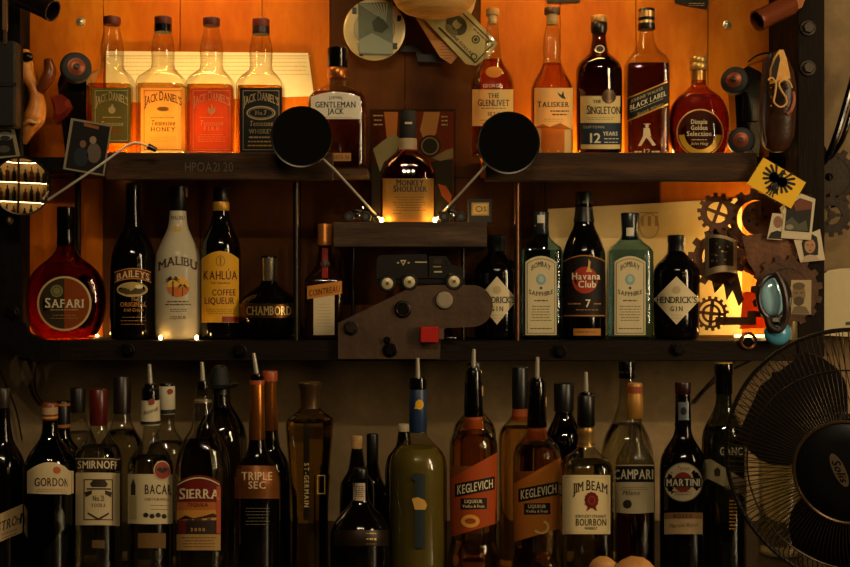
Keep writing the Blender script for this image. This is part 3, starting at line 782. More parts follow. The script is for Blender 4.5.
DARKG = solid('070504', 0.08, spec=0.5)
b = Bottle('liqueur_bottle', 'black cream liqueur bottle with arched red and gold band', 133, YM, ZMID,
           [(206, 7), (216, 7.4), (226, 9), (236, 14), (246, 19), (256, 22), (270, 22.6), (330, 22.6), (340, 21.5)], DARKG)
b.cap(BLACK, 183, 190, 7.6); b.piece('capsule', GLOSSBLACK, [(190, 7.2), (206, 7.2), (228, 9.4)])
p = b.print; GD = paper('b5782c', 0); p.rect(paper('5c1d12', 0), 115, 273, 151.5, 282, 0, rise=4, drop=-4); p.rect(GD, 115, 272, 151.5, 273, 1, 'border', rise=4, drop=-4); p.rect(GD, 115, 282, 151.5, 283, 1, 'border', rise=4, drop=-4)
p.text(paper('e0bc78', 0), 'BAILEYS', 133.3, 281, 6.6, 32, arc=4, serif=True)
p.cur = 'picture'; p.ell(paper('b89a58', 0), 132.5, 289.5, 15.5, 7.5, 0, 'emblem'); p.poly(paper('4a3a1c', 0), [(118, 290), (125, 287.5), (131, 291), (137, 286.5), (146, 290.5), (140, 294), (126, 294.5)], 1, 'emblem'); p.ell(paper('e6d49c', 0), 139, 286.6, 4, 2, 1)
p.text(GD, 'The', 134, 301, 3.4, 7, italic=0.3); p.text(GD, 'ORIGINAL', 133.5, 306.5, 4.2, 26, serif=True); p.text(GD, 'Irish Cream', 133.5, 311.5, 3.4, 19, italic=0.3); p.lines(GD, 121, 146, 317, 324, 3, th=0.5)
b.done()

b = Bottle('rum_bottle', 'white coconut rum bottle with palm tree and sunset picture', 178, YM, ZMID,
           [(209, 8), (216, 8.4), (226, 9.6), (236, 13.5), (246, 18), (256, 21.4), (270, 22.5), (320, 22.5), (334, 22), (340, 20)], paper('ddd0b0', 0.3, rough=0.25))
b.cap(BLACK, 186, 211, 8.8); b.piece('cap_seal', paper('a86a3a', 0), [(188, 3.4), (189, 3.6), (196, 3.6), (197, 3.4)], dx=6)
p = b.print; BR = solid('4a3018', 0.5)
p.text(BR, 'MALIBU', 178, 219.5, 3.6, 13, serif=True, bold=0, layer=0); p.cur = 'print'; p.ell(paper('c0a050', 0), 177, 229, 5, 2.6, 0)
p.text(BR, 'MALIBU', 178, 271, 8.5, 38, arc=6, serif=True, gap=0.12)
p.ell(paper('e8b040', 0), 178.5, 287, 11, 10.5, 1, a0=math.pi, a1=2 * math.pi); p.ell(paper('c96a24', 0), 178.5, 287, 11, 10, 1, a0=0, a1=math.pi)
p.rect(INK, 172.6, 281, 173.8, 296, 2, 'palm'); p.rect(INK, 182, 287, 182.8, 296, 2, 'palm')
for tx, ty, L in ((173, 280, 8), (182.4, 286.5, 5.5)):
    for a in range(7):
        t = math.pi * (0.95 + a * 0.19); ex, ey = tx + L * math.cos(t), ty + L * 0.75 * math.sin(t) + 2.4
        p.poly(INK, [(tx, ty - 0.6), ((tx + ex) / 2, (ty + ey) / 2 - 2.6), (ex, ey), ((tx + ex) / 2, (ty + ey) / 2 - 1)], 2, 'palm')
p.lines(BR, 165, 192, 301, 304, 2, th=1.1); p.text(BR, 'LIQUEUR', 178, 319, 3, 16, bold=0); p.lines(BR, 168, 189, 309, 311, 2, th=0.5)
b.done()

b = Bottle('liqueur_bottle', 'dark coffee liqueur bottle with bright yellow arched label', 221, YM, ZMID,
           [(210, 7.6), (216, 8.2), (224, 10.5), (234, 15), (243, 18.4), (252, 19.6), (330, 19.6), (340, 18.8)], DARKG)
b.cap(BLACK, 187, 203, 7.6); b.piece('neck_foil', solid('b8862c', 0.4, 0.4), [(202, 8), (203, 8.4), (210, 8.4), (211, 7.8)])
p = b.print; RD = solid('5e1c10', 0.6); p.rect(paper('e2a51f', 0), 202, 259, 239, 322.5, 0, rise=8)
p.ring(solid('8a5c14'), 220.5, 261, 4.5, 5.5, 0.7); p.rect(solid('8a5c14'), 219.8, 257, 221.2, 265, 1, 'emblem')
p.text(RD, 'KAHLÚA', 220.5, 279.5, 8.4, 33); p.text(RD, 'THE ORIGINAL', 220.5, 284, 2, 20, bold=0); p.text(RD, 'COFFEE', 224, 295.5, 6, 23); p.text(RD, 'LIQUEUR', 219.5, 304, 6.4, 29)
p.lines(solid('8a5c14'), 206, 236, 309, 313, 3, th=0.5); p.rect(solid('8c2012'), 222, 316.5, 238.6, 322, 1, 'label_strip')
b.done()

b = Bottle('liqueur_bottle', 'low round black liqueur bottle with gold lettered girdle and silver neck', 269, YM, ZMID,
           [(280, 7), (286, 10), (291, 18), (297, 25), (305, 29), (315, 29.6), (325, 27.5), (334, 23), (340, 17)], DARKG)
b.cap(GLOSSBLACK, 256, 262, 8); b.piece('neck_foil', solid('b9ab94', 0.25, 0.9), [(258, 8.2), (278, 8), (281, 7.4)])
b.piece('girdle', solid('5a3a14', 0.3, 0.8), [(303, 28.8), (304, 30.2), (317, 30.2), (318, 28.8)], seg=40)
p = Print(lambda x, y, e: (lambda v: Vector((v.x, b.y - math.sqrt(max((30.2 * b.sc + e) ** 2 - (v.x - b.cx) ** 2, 1e-8)), v.z)))(b.surf(x, y, e)))
p.text(solid('e8c684', 0.3, 0.7), 'CHAMBORD', 269, 315, 8.6, 44, serif=True, layer=2); p.build(b.root); b.done()

b = Bottle('liqueur_bottle', 'square dark orange liqueur bottle with copper cap and cream strip label', 325, YM, ZMID,
           [(244, 6.4), (256, 7), (264, 8.5), (270, 12), (276, 17), (281, 19.5), (330, 19.5), (340, 19)], solid('1c0c05', 0.1), n=6, neck_w=9)
b.piece('cap', solid('c47a2c', 0.35, 0.5), [(224, 7), (225, 7.4), (239, 7.2), (240, 7.6), (245, 7.8), (246, 7)])
p = b.print; p.cur = 'neck_ribbon'; p.rect(paper('8c1f16', 0), 322, 248, 328, 278, 0); p.ell(solid('3a0e08'), 325, 264, 4.5, 4, 2)
p.cur = 'label'; p.rect(paper('d8c49a', 0), 313.5, 290, 334.5, 335, 0); p.lines(solid('9a8458'), 316, 332, 304, 326, 8, th=0.4)
p.rect(paper('c77f28', 0), 307.5, 283.5, 341.5, 296.5, 2, 'label_band', slope=-0.16); p.text(solid('5a240c'), 'COINTREAU', 324.5, 294, 6, 30, slope=-0.16, layer=3); b.done()

def hend(cx, label, hw, rx):
    b = Bottle('gin_bottle', label, cx, YM, ZMID, [(250, 8.5), (254, 9.5), (259, 14), (264, 19.5), (270, 22.5), (280, 23), (332, 22.5), (340, 20.5)], DARKG, group='squat black apothecary gin bottles')
    b.piece('cap', BLACK, [(235, 8), (236, 9), (242, 9), (243, 8.5), (249, 8.8), (252, 8.8)])
    p = b.print; L = paper('d8c69c', 0)
    k = min(rx, hw)
    p.grid(L, cx - k, cx + k, lambda x: 276 + 23 * abs(x - cx) / rx + 0.4, lambda x: 325 - 25 * abs(x - cx) / rx - 0.4, 0, 'label', 24, 3)
    p.text(INK, "HENDRICK'S", cx, 303, 6.2, 2 * k - 5, serif=True, gap=0.1); p.text(INK, 'GIN', cx, 311, 4.5, 12, serif=True, gap=0.6); p.lines(solid('9a8a60'), cx - 7, cx + 7, 315, 318, 2, th=0.4); p.ell(solid('b5a478'), cx, 290, 4, 4)
    return b.done()
hend(497, 'squat black gin bottle with diamond label beside the steel bracket plate', 21.5, 20)

BLUE = glass('b4d6e6'); BLUEL = refract('cfe6f0')
def sapphire(cx, hw, label, capb):
    b = Bottle('gin_bottle', label, cx, YM, ZMID, [(226, 7.2), (232, 7.8), (238, 9.4), (243, 14), (247, 19), (252, hw), (330, hw), (340, hw - 1)], BLUE, n=5, dr=0.75, neck_w=10, group='pale blue square gin bottles')
    b.liquid(250, BLUEL)
    b.piece('cap', solid('1b2124', 0.25), [(212, 7.5), (213, 8), (226, 7.6), (234, 8.4), (235, 8)] if capb == 0 else [(213, 8.6), (214, 9.2), (230, 8.4), (238, 8.2), (239, 8.8), (240, 8)])
    p = b.print; p.cur = 'neck_label'; p.rect(paper('d8cfb8', 0), cx - 3.2, 215, cx + 3.2, 223 if capb == 0 else 236, 4)
    p.cur = 'label'; x0, x1 = cx - 15.5, cx + 15.5; L = paper('ddcb9e', 0.1); I = solid('4a4632', 0.6)
    p.rect(L, x0, 262, x1, 335, 0, rise=6); p.frame(I, x0 + 1.5, 263.5, x1 - 1.5, 333.5, 0.6, rise=5)
    p.text(I, 'BOMBAY', cx, 271, 5, 19, arc=4.5, serif=True); p.ell(solid('7fa0a0'), cx, 279.5, 5, 5.5); p.ell(solid('a9b8a8'), cx, 279, 2.6, 3.2, 2); p.ell(I, cx, 288, 1.4, 1.4)
    p.text(I, 'SAPPHIRE', cx, 293.5, 4.2, 24, arc=-2.6, serif=True); p.lines(I, cx - 8, cx + 8, 300, 302, 1, th=1.2); p.lines(I, cx - 11, cx + 11, 306, 320, 6, th=0.7); p.lines(I, cx - 12, cx + 12, 328, 328, 1, th=1)
    return b.done()
sapphire(541, 21, 'pale blue gin bottle between the black gin and the dark rum', 0)
b = Bottle('rum_bottle', 'tall dark rum bottle with red disc on its label', 584, YM, ZMID,
           [(204, 8.6), (214, 9), (226, 10.5), (236, 15), (246, 19), (256, 21.3), (330, 21.4), (340, 20.4)], DARKG)
b.piece('capsule', BLACK, [(192, 8), (193, 8.6), (206, 8.6), (216, 9.6), (222, 10.6)])
p = b.print; GD2 = paper('b5762c', 0); p.cur = 'label'; p.rect(paper('120a06', 0), 564, 262, 604.5, 317, 0, rise=6); p.rect(GD2, 564, 261, 604.5, 262, 1, 'border', rise=6, drop=-6); p.rect(GD2, 564, 315, 604.5, 316.2, 1, 'border')
p.ell(paper('a5301a', 0), 585, 280, 12.5, 13.5, 1); p.poly(paper('d8a850', 0), [(588.5, 259), (590.5, 262), (589.6, 268), (592, 272), (586, 272), (588, 266)], 2)
p.text(paper('f0e0c0', 0), 'Havana', 586, 279.5, 6.6, 27, layer=3); p.text(paper('f0e0c0', 0), 'Club', 587, 287.5, 6.6, 17, layer=3)
p.text(paper('e8d2a0', 0), '7', 588, 307, 7.4, 5, layer=1, serif=True); p.lines(GD2, 568, 582, 303, 303, 1, th=1.4); p.lines(GD2, 593, 602, 303, 303, 1, th=1.4); p.lines(GD2, 574, 600, 309.5, 309.5, 1)
p.cur = 'foot_label'; p.rect(GD2, 573.5, 328.5, 600.5, 335.5, 0); p.lines(solid('3a2408'), 577, 598, 331.5, 331.5, 1); b.done()
sapphire(630, 22, 'pale blue gin bottle with long dark cap between dark rum and black gin', 1)
hend(676.5, 'squat black gin bottle with diamond label in front of the lit gears', 22.3, 23)

# ------------------------------------------------------------------ lower rows of bottles
GREENG = glass('7a9a50'); DGREEN = glass('46602a'); CLEARD = glass('e6e6da'); CLIQ = refract('e6e2cc', 1.34); GLIQ = refract('7a9450', 1.34)
def low(name, label, cx, y, prof, g, **k):
    prof = list(prof) + [(640, prof[-1][1])]
    return Bottle(name, label, cx, y, 0.0, prof, g, **k)
YL, YR = -0.40, -0.17

# --- back ranks first
def rear(name, label, cx, cap0, cap1, chw, capm, prof, g, y=YR, bands=(), liq=None, group=None):
    b = low(name, label, cx, y, [(cap1 - 2, chw * 0.85)] + prof, g, group=group)
    b.piece('cap', capm, [(cap0, chw * 0.92), (cap0 + 1, chw), (cap1, chw), (cap1 + 0.5, chw * 0.9)])
    for m, a, c, hw in bands: b.piece('cap_band', m, [(a, hw), (c, hw)])
    if liq: b.liquid(*liq)
    return b
rear('gin_bottle', 'bottle with orange ringed dark cap behind the arched cream label bottle', 63, 401, 428, 7, BLACK, [(440, 9), (452, 18), (465, 20), (560, 20)], DGREEN, bands=[(solid('a8622a', 0.4), 403, 405.5, 7.2), (solid('a8622a', 0.4), 424, 427, 7.2)]).done()
rear('spirit_bottle', 'dark capped bottle by the wall near the hanging cables', 78, 388, 412, 7.4, solid('1a120c', 0.4), [(420, 8), (436, 16), (448, 19), (560, 19)], CLEARD, y=-0.06, liq=(432, CLIQ)).done()
rear('spirit_bottle', 'bottle with tall dark brown cap behind the red capped vodka', 122, 376, 413, 8.8, solid('20130c', 0.35), [(420, 9), (432, 14), (446, 21), (560, 21)], CLEARD, y=-0.15, liq=(430, CLIQ)).done()
b = rear('rum_bottle', 'clear rum bottle with white sleeve standing behind its twin', 167, 383, 388, 7, BLACK, [(415, 7), (428, 8), (440, 15), (455, 20), (560, 20)], CLEARD, y=-0.19, liq=(442, CLIQ))
b.piece('neck_sleeve', paper('c9bda0', 0), [(386, 7.4), (387, 8), (413, 8.2), (414, 7.4)]); b.piece('sleeve_band', INK, [(409, 8.4), (413, 8.4)])
b.print.cur = 'neck_emblem'; b.print.surf = lambda x, y, e, b=b: (lambda v: Vector((v.x, b.y - math.sqrt(max((8.3 * b.sc) ** 2 - (v.x - b.cx) ** 2, 1e-8)) - e, v.z)))(P(x, y, b.y)); b.print.ell(paper('8c3a24', 0), 171.5, 391, 2.6, 2.8, 0); b.done()
b = low('tequila_bottle', 'bottle with black sombrero shaped cap behind the tequila', 221, -0.2, [(392, 9), (404, 10), (414, 16), (430, 24), (440, 26), (560, 26)], glass('8f8a6a'))
b.liquid(408, CLIQ); b.piece('neck_collar', BLACK, [(385, 8.5), (394, 9.2)])
hat = G(); k = b.sc; cz = lambda py: CAM_Z - (py - 283.5) * k
rings = [sup(w * k, w * k, 2, b.cx + dx * k, b.y, cz(py), 28) for py, w, dx in [(389, 9, 0), (387, 15, 0), (383.5, 16.5, 2), (383, 15.5, 2), (384.5, 11, 0), (380, 10, -1), (372, 8.5, -1), (367, 6.5, -1), (365, 3, -1)]]
hat.loft(rings); hat.done('hat_cap', MATBLACK, b.root, smooth=True); b.done()
b = rear('liqueur_bottle', 'black bottle with copper foil neck and unopened orange cap', 270, 371, 381, 7.6, solid('a8481c', 0.4), [(430, 8), (446, 10), (462, 18), (475, 21), (560, 21)], DARKG, y=-0.24)
b.piece('neck_foil', solid('b06a28', 0.28, 0.85), [(381, 6.8), (400, 7), (429, 8.4), (430, 8)]); b.done()
rear('wine_bottle', 'small bottle with pale cork stopper between the elder flower and lemon bottles', 357, 436, 448, 5.5, CORK, [(452, 6), (470, 9), (486, 17), (560, 18)], DARKG, y=-0.2).done()
rear('spirit_bottle', 'small bottle with slim black cap near the pale lemon liqueur', 372.5, 434, 462, 6, BLACK, [(466, 6.5), (480, 10), (495, 18), (560, 18)], DARKG, y=-0.13).done()
rear('spirit_bottle', 'dark bottle with short white cap behind the lemon liqueur', 404, 424, 431, 6, paper('b8a888', 0), [(434, 6), (446, 8), (456, 16), (470, 19), (560, 19)], DARKG, y=-0.2).done()
KOR = paper('a8501c', 0.2)
for cx, c0, lab, yy, on in ((474.5, 362, 'vodka liqueur bottle with black capsule directly behind the peach one', -0.23, False), (520, 367, 'unopened vodka liqueur bottle with orange neck ring beside a poured one', -0.22, True)):
    b = rear('liqueur_bottle', lab, cx, c0, c0 + 41, 8, BLACK, [(c0 + 48, 8), (c0 + 54, 12), (c0 + 62, 19), (c0 + 72, 21.5), (560, 21.5)], glass('eedfc0'), y=yy, group='black capped vodka liqueur bottles behind')
    b.piece('neck_ring', KOR, [(c0 + 41, 7.4), (c0 + 53, 9)]); b.liquid(c0 + 60, refract('eccb90')); b.done()
rear('spirit_bottle', 'dark bottle with broad black cap behind the bourbon', 564, 383, 411, 10, BLACK, [(414, 9), (426, 14), (438, 19), (450, 20), (560, 20)], glass('6a4a28'), y=-0.19, liq=(428, refract('5a3014'))).done()
b = rear('spirit_bottle', 'tall clear bottle with silver ringed black cap behind the bitter', 627, 361, 378, 8.2, GLOSSBLACK, [(384, 7.4), (400, 8.4), (418, 13), (440, 23), (456, 26), (560, 26)], CLEARD, y=-0.16, liq=(424, CLIQ), bands=[(CHROME, 371, 372.2, 8.4)]); b.done()
rear('spirit_bottle', 'bottle with dark blue cap seen through the fan grille', 781, 372, 396, 9, solid('121624', 0.3), [(402, 8), (416, 14), (430, 22), (560, 22)], CLEARD, y=-0.12, liq=(420, CLIQ)).done()

# --- front row
b = low('liqueur_bottle', 'black bottle at the end of the row with slanted pale script label', 3, -0.38, [(392, 6), (420, 7), (440, 10), (456, 18), (470, 22), (560, 23)], DARKG)
b.cap(solid('2a2018', 0.4), 388, 408, 6.6); p = b.print; p.rect(paper('b09468', 0), -16, 512, 24, 540, 0, slope=-0.45); p.text(INK, 'STROH', 10, 527, 9, 26, slope=-0.45, serif=True, italic=0.2); p.lines(INK, 0, 20, 531, 535, 2, slope=-0.4); b.done()

b = low('gin_bottle', 'green gin bottle with arched cream label and orange lettering', 50, -0.405, [(418, 7), (428, 7.6), (438, 10), (447, 16), (456, 21.5), (466, 24.3), (600, 24.4)], DGREEN)
b.liquid(470, GLIQ); b.piece('capsule', solid('7a3a1c', 0.4), [(403, 7), (404, 7.6), (419, 7.6), (420, 7)]); b.piece('capsule_band', solid('c08a50', 0.4), [(416, 7.8), (418, 7.8)]); b.piece('cap_label', paper('b0906a', 0), [(407, 7.7), (414, 7.75)])
p = b.print; p.rect(paper('c8b48a', 0), 28, 471, 73.5, 493, 0, rise=9, drop=1); p.text(solid('3a1a12'), 'GORDON', 52.5, 486, 8, 35); p.ell(paper('b05a28', 0), 57, 470, 4, 3.6); p.lines(solid('8a6a3a'), 34, 70, 489, 491, 2, th=0.6)
p.cur = 'embossed_oval'; p.ell(glass('c0c890'), 50, 520, 17, 17, 0); b.done()

b = low('vodka_bottle', 'clear vodka bottle with red cap and shield label', 98.5, -0.385, [(424, 8), (430, 9), (437, 13), (445, 18.5), (454, 22.6), (464, 23.4), (600, 23.4)], CLEARD)
b.liquid(446, CLIQ); b.piece('cap', solid('4e120c', 0.3), [(389, 8), (390, 8.8), (424, 8.8), (425, 8)])
p = b.print; p.rect(paper('200b08', 0), 76.5, 459, 120.5, 470, 0); p.rect(paper('9a8a68', 0), 76.5, 458, 120.5, 459, 1, 'border'); p.text(paper('d8c49a', 0), 'SMIRNOFF', 98.5, 468.4, 7.6, 40)
p.cur = 'shield_label'; p.rect(paper('c4b086', 0), 76.5, 472.5, 120.5, 525, 0); I = solid('2a1a10', 0.6)
p.frame(I, 84, 479, 113, 520, 1.0); p.poly(I, [(90, 484), (93, 480), (105, 480), (108, 484), (106, 487), (92, 487)]); p.poly(I, [(87, 488), (111, 488), (111, 489.6), (87, 489.6)]); p.poly(I, [(85, 492), (92, 490), (92, 494), (86, 497)]); p.poly(I, [(112, 492), (105, 490), (105, 494), (111, 497)])
p.text(I, 'No.21', 98.5, 501, 5.6, 11); p.text(I, 'VODKA', 98.5, 507, 3.6, 14, gap=0.4); p.poly(I, [(88, 512), (98.5, 518), (109, 512), (109, 514), (98.5, 520.5), (88, 514)])
p.cur = 'foot_band'; p.rect(paper('5a4428', 0), 92, 540, 105, 548, 0); b.done()

b = low('rum_bottle', 'clear rum bottle with chrome pourer, white sleeve and white label', 150.5, -0.40, [(424, 7), (434, 7.4), (442, 9), (450, 15), (458, 20), (468, 22.3), (600, 22.5)], CLEARD)
b.liquid(456, CLIQ); b.pourer(364, 389, 7, -0.5); b.piece('neck_collar', GLOSSBLACK, [(388, 7.6), (389, 8.4), (401, 8.6)]); b.piece('neck_sleeve', paper('cdbf9c', 0), [(400, 9), (424, 9.8), (425, 9)]); b.piece('sleeve_band', INK, [(420.5, 9.9), (423.6, 9.95)])
p = b.print; p.rect(paper('c9b88e', 0), 128.6, 474, 172.5, 523, 0, drop=1); p.text(INK, 'BACAR', 158.5, 494, 9.2, 27); p.text(solid('6a4a30'), 'CARTA BLANCA', 157, 500.5, 2.6, 24); p.lines(solid('5a4a34'), 150, 170, 505, 509, 2, th=0.6)
for i in range(4): p.ell(INK, 146 + 6 * i, 515 + (i % 2), 2.6, 2.4)
p.poly(solid('2a241c'), [(131.5, 485), (134, 478), (136, 485), (136, 495), (131.5, 495)]); p.rect(solid('a89868'), 130, 496, 137, 519, 1, 'label_side')
p.cur = 'emblem_seal'; p.ell(paper('8c3626', 0), 162, 470, 8, 9, 3); p.ring(paper('c8a880', 0), 162, 470, 8.6, 9.6, 0.9, 4); p.poly(INK, [(156, 469), (160, 466.5), (162, 469), (164, 466.5), (168, 469), (164, 472.5), (160, 472.5)], 4)
p.cur = 'foot_label'; p.rect(paper('6a4c24', 0), 138, 533, 166, 548, 0)
b.print.cur = 'neck_emblem'; b.print.surf = lambda x, y, e, b=b: (lambda v: Vector((v.x, b.y - math.sqrt(max((9.6 * b.sc) ** 2 - (v.x - b.cx) ** 2, 1e-8)) - e, v.z)))(P(x, y, b.y - 9 * b.sc)); b.print.ell(paper('8c3a24', 0), 151.5, 402, 3, 3.2, 0); b.print.text(solid('4a3a24'), 'Bacardi', 150, 413, 4, 13, italic=0.3, bold=0, slope=-0.3)
b.done()

b = low('tequila_bottle', 'broad shouldered tequila bottle with red and orange sunset label', 203, -0.395, [(386, 7), (400, 7.4), (406, 9.5), (413, 11.5), (420, 10.5), (428, 12), (436, 17), (446, 22), (458, 25), (470, 26.4), (600, 26.4)], CLEARD, n=2.6)
b.liquid(440, CLIQ); b.pourer(362, 386, 6, -0.6); b.piece('neck_ring', solid('8a7a5a', 0.3, 0.5), [(400, 8.4), (402, 8.6), (402.6, 8)])
p = b.print; p.rect(paper('70190f', 0.1), 178, 482, 220, 550, 0, rise=7); p.rect(paper('b5652a', 0.1), 178, 502, 220, 516, 1, 'label_sky'); p.rect(paper('cc8a34', 0.1), 178, 510, 220, 520, 2, 'label_sky')
p.poly(solid('2c1a10'), [(178, 520), (186, 515), (194, 518), (203, 516), (213, 513), (220, 517), (220, 534), (178, 534)], 3, 'landscape'); p.rect(paper('b08a50', 0.1), 178, 534, 220, 550, 3, 'label_foot'); p.lines(solid('5a3a1c'), 182, 217, 537, 546, 4, 4, th=0.8)
p.text(paper('e0caa0', 0), 'SIERRA', 199.5, 499, 9, 38, layer=4, serif=True, cap=1.15, arc=1); p.text(solid('4a1a0c'), 'TEQUILA', 198, 506, 3.4, 20, layer=4); p.rect(paper('e0caa0', 0), 179, 484, 219, 485.2, 4, 'border', rise=7, drop=-7); p.rect(paper('b5502c', 0.1), 216, 486, 220, 533, 4, 'border'); p.text(solid('c89a4a'), '2000', 198, 531, 3.2, 14, layer=4, gap=0.5)
b.done()

b = low('liqueur_bottle', 'black orange liqueur bottle with copper label, copper foil neck and pourer', 257, -0.40, [(376, 6.6), (438, 7.6), (448, 9), (456, 12), (464, 17), (472, 21), (482, 23), (600, 23)], DARKG)
b.piece('neck_foil', solid('b06a28', 0.28, 0.85), [(383, 7), (384, 7.4), (438, 8.2), (439, 7.8)]); b.piece('neck_ring', solid('a04a1c', 0.4), [(380, 7.6), (384, 7.8)]); b.pourer(353, 379, 6.4, -3)
p = b.print; p.rect(mottled('copper_label', '6a3c18', '9a5c24', 8, 0.4, 0.02, metal=0.4), 235, 465.5, 279.4, 498.5, 0); p.text(paper('d8b488', 0), 'TRIPLE', 257, 480, 8, 30); p.text(paper('d8b488', 0), 'SEC', 257, 488.5, 7, 17)
p.cur = 'rear_print'; p.lines(solid('6a5a44'), 245, 270, 508, 524, 6, 0, th=0.6); b.done()

b = low('liqueur_bottle', 'tall faceted clear bottle with brown stopper and upright lettering', 310, -0.40, [(404, 9), (408, 10), (413, 15), (419, 23.5), (424, 24.6), (440, 23.5), (470, 21), (510, 18.6), (540, 18.4), (600, 20)], glass('e8dca8'), seg=10, flat=True, neck_w=2)
b.liquid(421, refract('f0dca0'), 0.94); b.piece('stopper', solid('4a3418', 0.4, 0.5), [(382, 10), (383, 11.6), (386, 11.6), (389, 10), (406, 9.4), (408, 10)])
p = b.print; p.cur = 'lettering_strip'; p.rect(solid('1a1408', 0.4), 303.5, 424, 309.5, 520, 0); p.rot = (math.pi / 2, 306.5, 485); p.text(paper('cbb078', 0), 'ST-GERMAIN', 306.5, 487.2, 4.6, 44, gap=0.3); p.rot = None
p.cur = 'scroll_badge'; p.frame(solid('c09a4a', 0.3, 0.6), 317, 475, 325, 494, 1.0, 0, 'badge'); b.done()

b = low('liqueur_bottle', 'low round black bottle with white paper seal on its neck', 360.5, -0.43, [(474, 6.5), (498, 8), (506, 12), (514, 20), (524, 27), (536, 30), (556, 30), (600, 26)], DARKG)
b.cap(BLACK, 468, 478, 7.4); p = b.print; p.cur = 'paper_seal'; p.rect(paper('b8a488', 0), 353.5, 483, 365, 501, 0); p.lines(solid('5a4a3a'), 355, 364, 486, 496, 6, th=0.9); p.cur = 'badge'; p.rect(solid('c8a464', 0.35, 0.4), 366.5, 533, 376, 544, 0); p.ring(INK, 371, 538.5, 2.8, 3.2, 0.9); p.cur = 'girdle'; p.rect(solid('2a1c0e', 0.4, 0.5), 333, 530, 388, 546, 0); b.done()

b = low('limoncello_bottle', 'pale cloudy lemon liqueur bottle with blue lemon printed neck', 418, -0.40, [(378, 7.6), (430, 8.4), (436, 9.6), (442, 15), (449, 22), (457, 27), (467, 29), (600, 29.2)], CLEARD)
b.liquid(447, mottled('cloudy_lemon', '62531e', '766528', 5, 0.35, 0.0)); b.piece('neck_sleeve', solid('1c3050', 0.4), [(388, 8), (389, 8.6), (431, 9), (432, 8.4)]); b.pourer(358, 384, 8, -0.3); b.piece('neck_collar', GLOSSBLACK, [(377, 8.2), (378, 8.8), (389, 8.8)])
b.print.cur = 'lemon_print'; b.print.surf = lambda x, y, e, b=b: (lambda v: Vector((v.x, b.y - math.sqrt(max((8.9 * b.sc) ** 2 - (v.x - b.cx) ** 2, 1e-8)) - e, v.z)))(P(x, y, b.y - 8 * b.sc)); b.print.ell(paper('d8a51c', 0), 419.5, 404.5, 4.2, 5, 0); b.print.poly(paper('d8a51c', 0), [(416, 405), (414, 408.5), (418, 409)], 0); b.print.build(b.root)
b.print = Print(b.surf); p = b.print; p.cur = 'bottle_print'; p.rect(solid('1e2a2e', 0.5), 415, 474, 425, 548, 0); p.ell(solid('1e2a2e', 0.5), 417, 477, 5.5, 4, 1); p.cur = 'lemon_slice'; p.poly(paper('c99a4a', 0), [(412, 498.5), (418, 497), (424.5, 500), (427, 505), (425, 509.5), (415, 509.5)], 2); b.done()

def kegl(cx, y, s0, c0, label, lm, lq, dy, fruit):
    b = low('liqueur_bottle', label, cx, y, [(c0 + 40, 7.6), (c0 + 46, 8.2), (c0 + 52, 10), (c0 + 58, 15), (c0 + 66, 21.5), (c0 + 76, 24), (c0 + 110, 24), (c0 + 150, 23.4), (c0 + 168, 22.4), (c0 + 176, 24), (c0 + 186, 26), (600, 26)], glass('f2e6cc'), group='poured vodka liqueur bottles in the front row')
    b.liquid(c0 + 62, lq); b.pourer(s0, c0 + 2, 7.4, 0.3)
    b.piece('capsule', GLOSSBLACK, [(c0, 8), (c0 + 1, 8.8), (c0 + 20, 8.8), (c0 + 34, 9.6), (c0 + 45, 10), (c0 + 46, 9.4)]); b.piece('capsule_seal', paper('b89a68', 0), [(c0 + 16, 3.0), (c0 + 17, 3.4), (c0 + 25, 3.4), (c0 + 26, 3.0)], dx=6.4)
    b.piece('neck_ring', paper('b5561c', 0.2), [(c0 + 46, 8.6), (c0 + 57, 10.5), (c0 + 58, 10)])
    p = b.print; t = 460 + dy
    p.grid(lm, cx - 23, cx + 23.3, lambda x: t + 18 - 0.55 * (x - cx + 23), lambda x: t + 77 - 0.3 * (x - cx + 23), 0, 'label', 20, 4)
    p.grid(paper('8a4a1c', 0.2), cx - 23, cx + 22, lambda x: t + 6 - 0.02 * (x - cx), lambda x: t + 18.4 - 0.55 * (x - cx + 23) if x < cx else t + 6 - 0.02 * (x - cx), 1, 'label_field', 16, 1)
    p.rect(paper('0c0908', 0), cx - 18, t + 20, cx + 20.5, t + 33, 2, 'name_band', slope=-0.2); p.text(paper('dccba0', 0), 'KEGLEVICH', cx + 1.5, t + 31, 8.6, 34, slope=-0.2, layer=3, cap=1.05)
    p.rect(paper('1c0e08', 0), cx - 12.5, t + 38, cx + 13, t + 49, 2, 'name_band', slope=-0.02); p.text(paper('dccba0', 0), 'LIQUEUR', cx, t + 42.8, 3.2, 17, layer=3, serif=True); p.text(paper('dccba0', 0), 'Vodka & Fruit', cx, t + 47.4, 2.8, 21, layer=3)
    if fruit: p.ring(paper('e0a040', 0), cx - 3, t + 61, 9, 6.5, 3.6, 2)
    else: p.ring(paper('e8b868', 0), cx + 4, t + 62, 8, 7, 2.2, 2, a0=-1.2, a1=2.6)
    return b.done()
KLQ = refract('f2d49a')
kegl(473.5, -0.40, 349, 370, 'vodka liqueur bottle with deep orange label and peach ring picture', paper('c2521c', 0.3), KLQ, 0, True)
kegl(537, -0.385, 357, 381, 'vodka liqueur bottle with light orange label beside the bourbon', paper('d98128', 0.3), KLQ, 5, False)

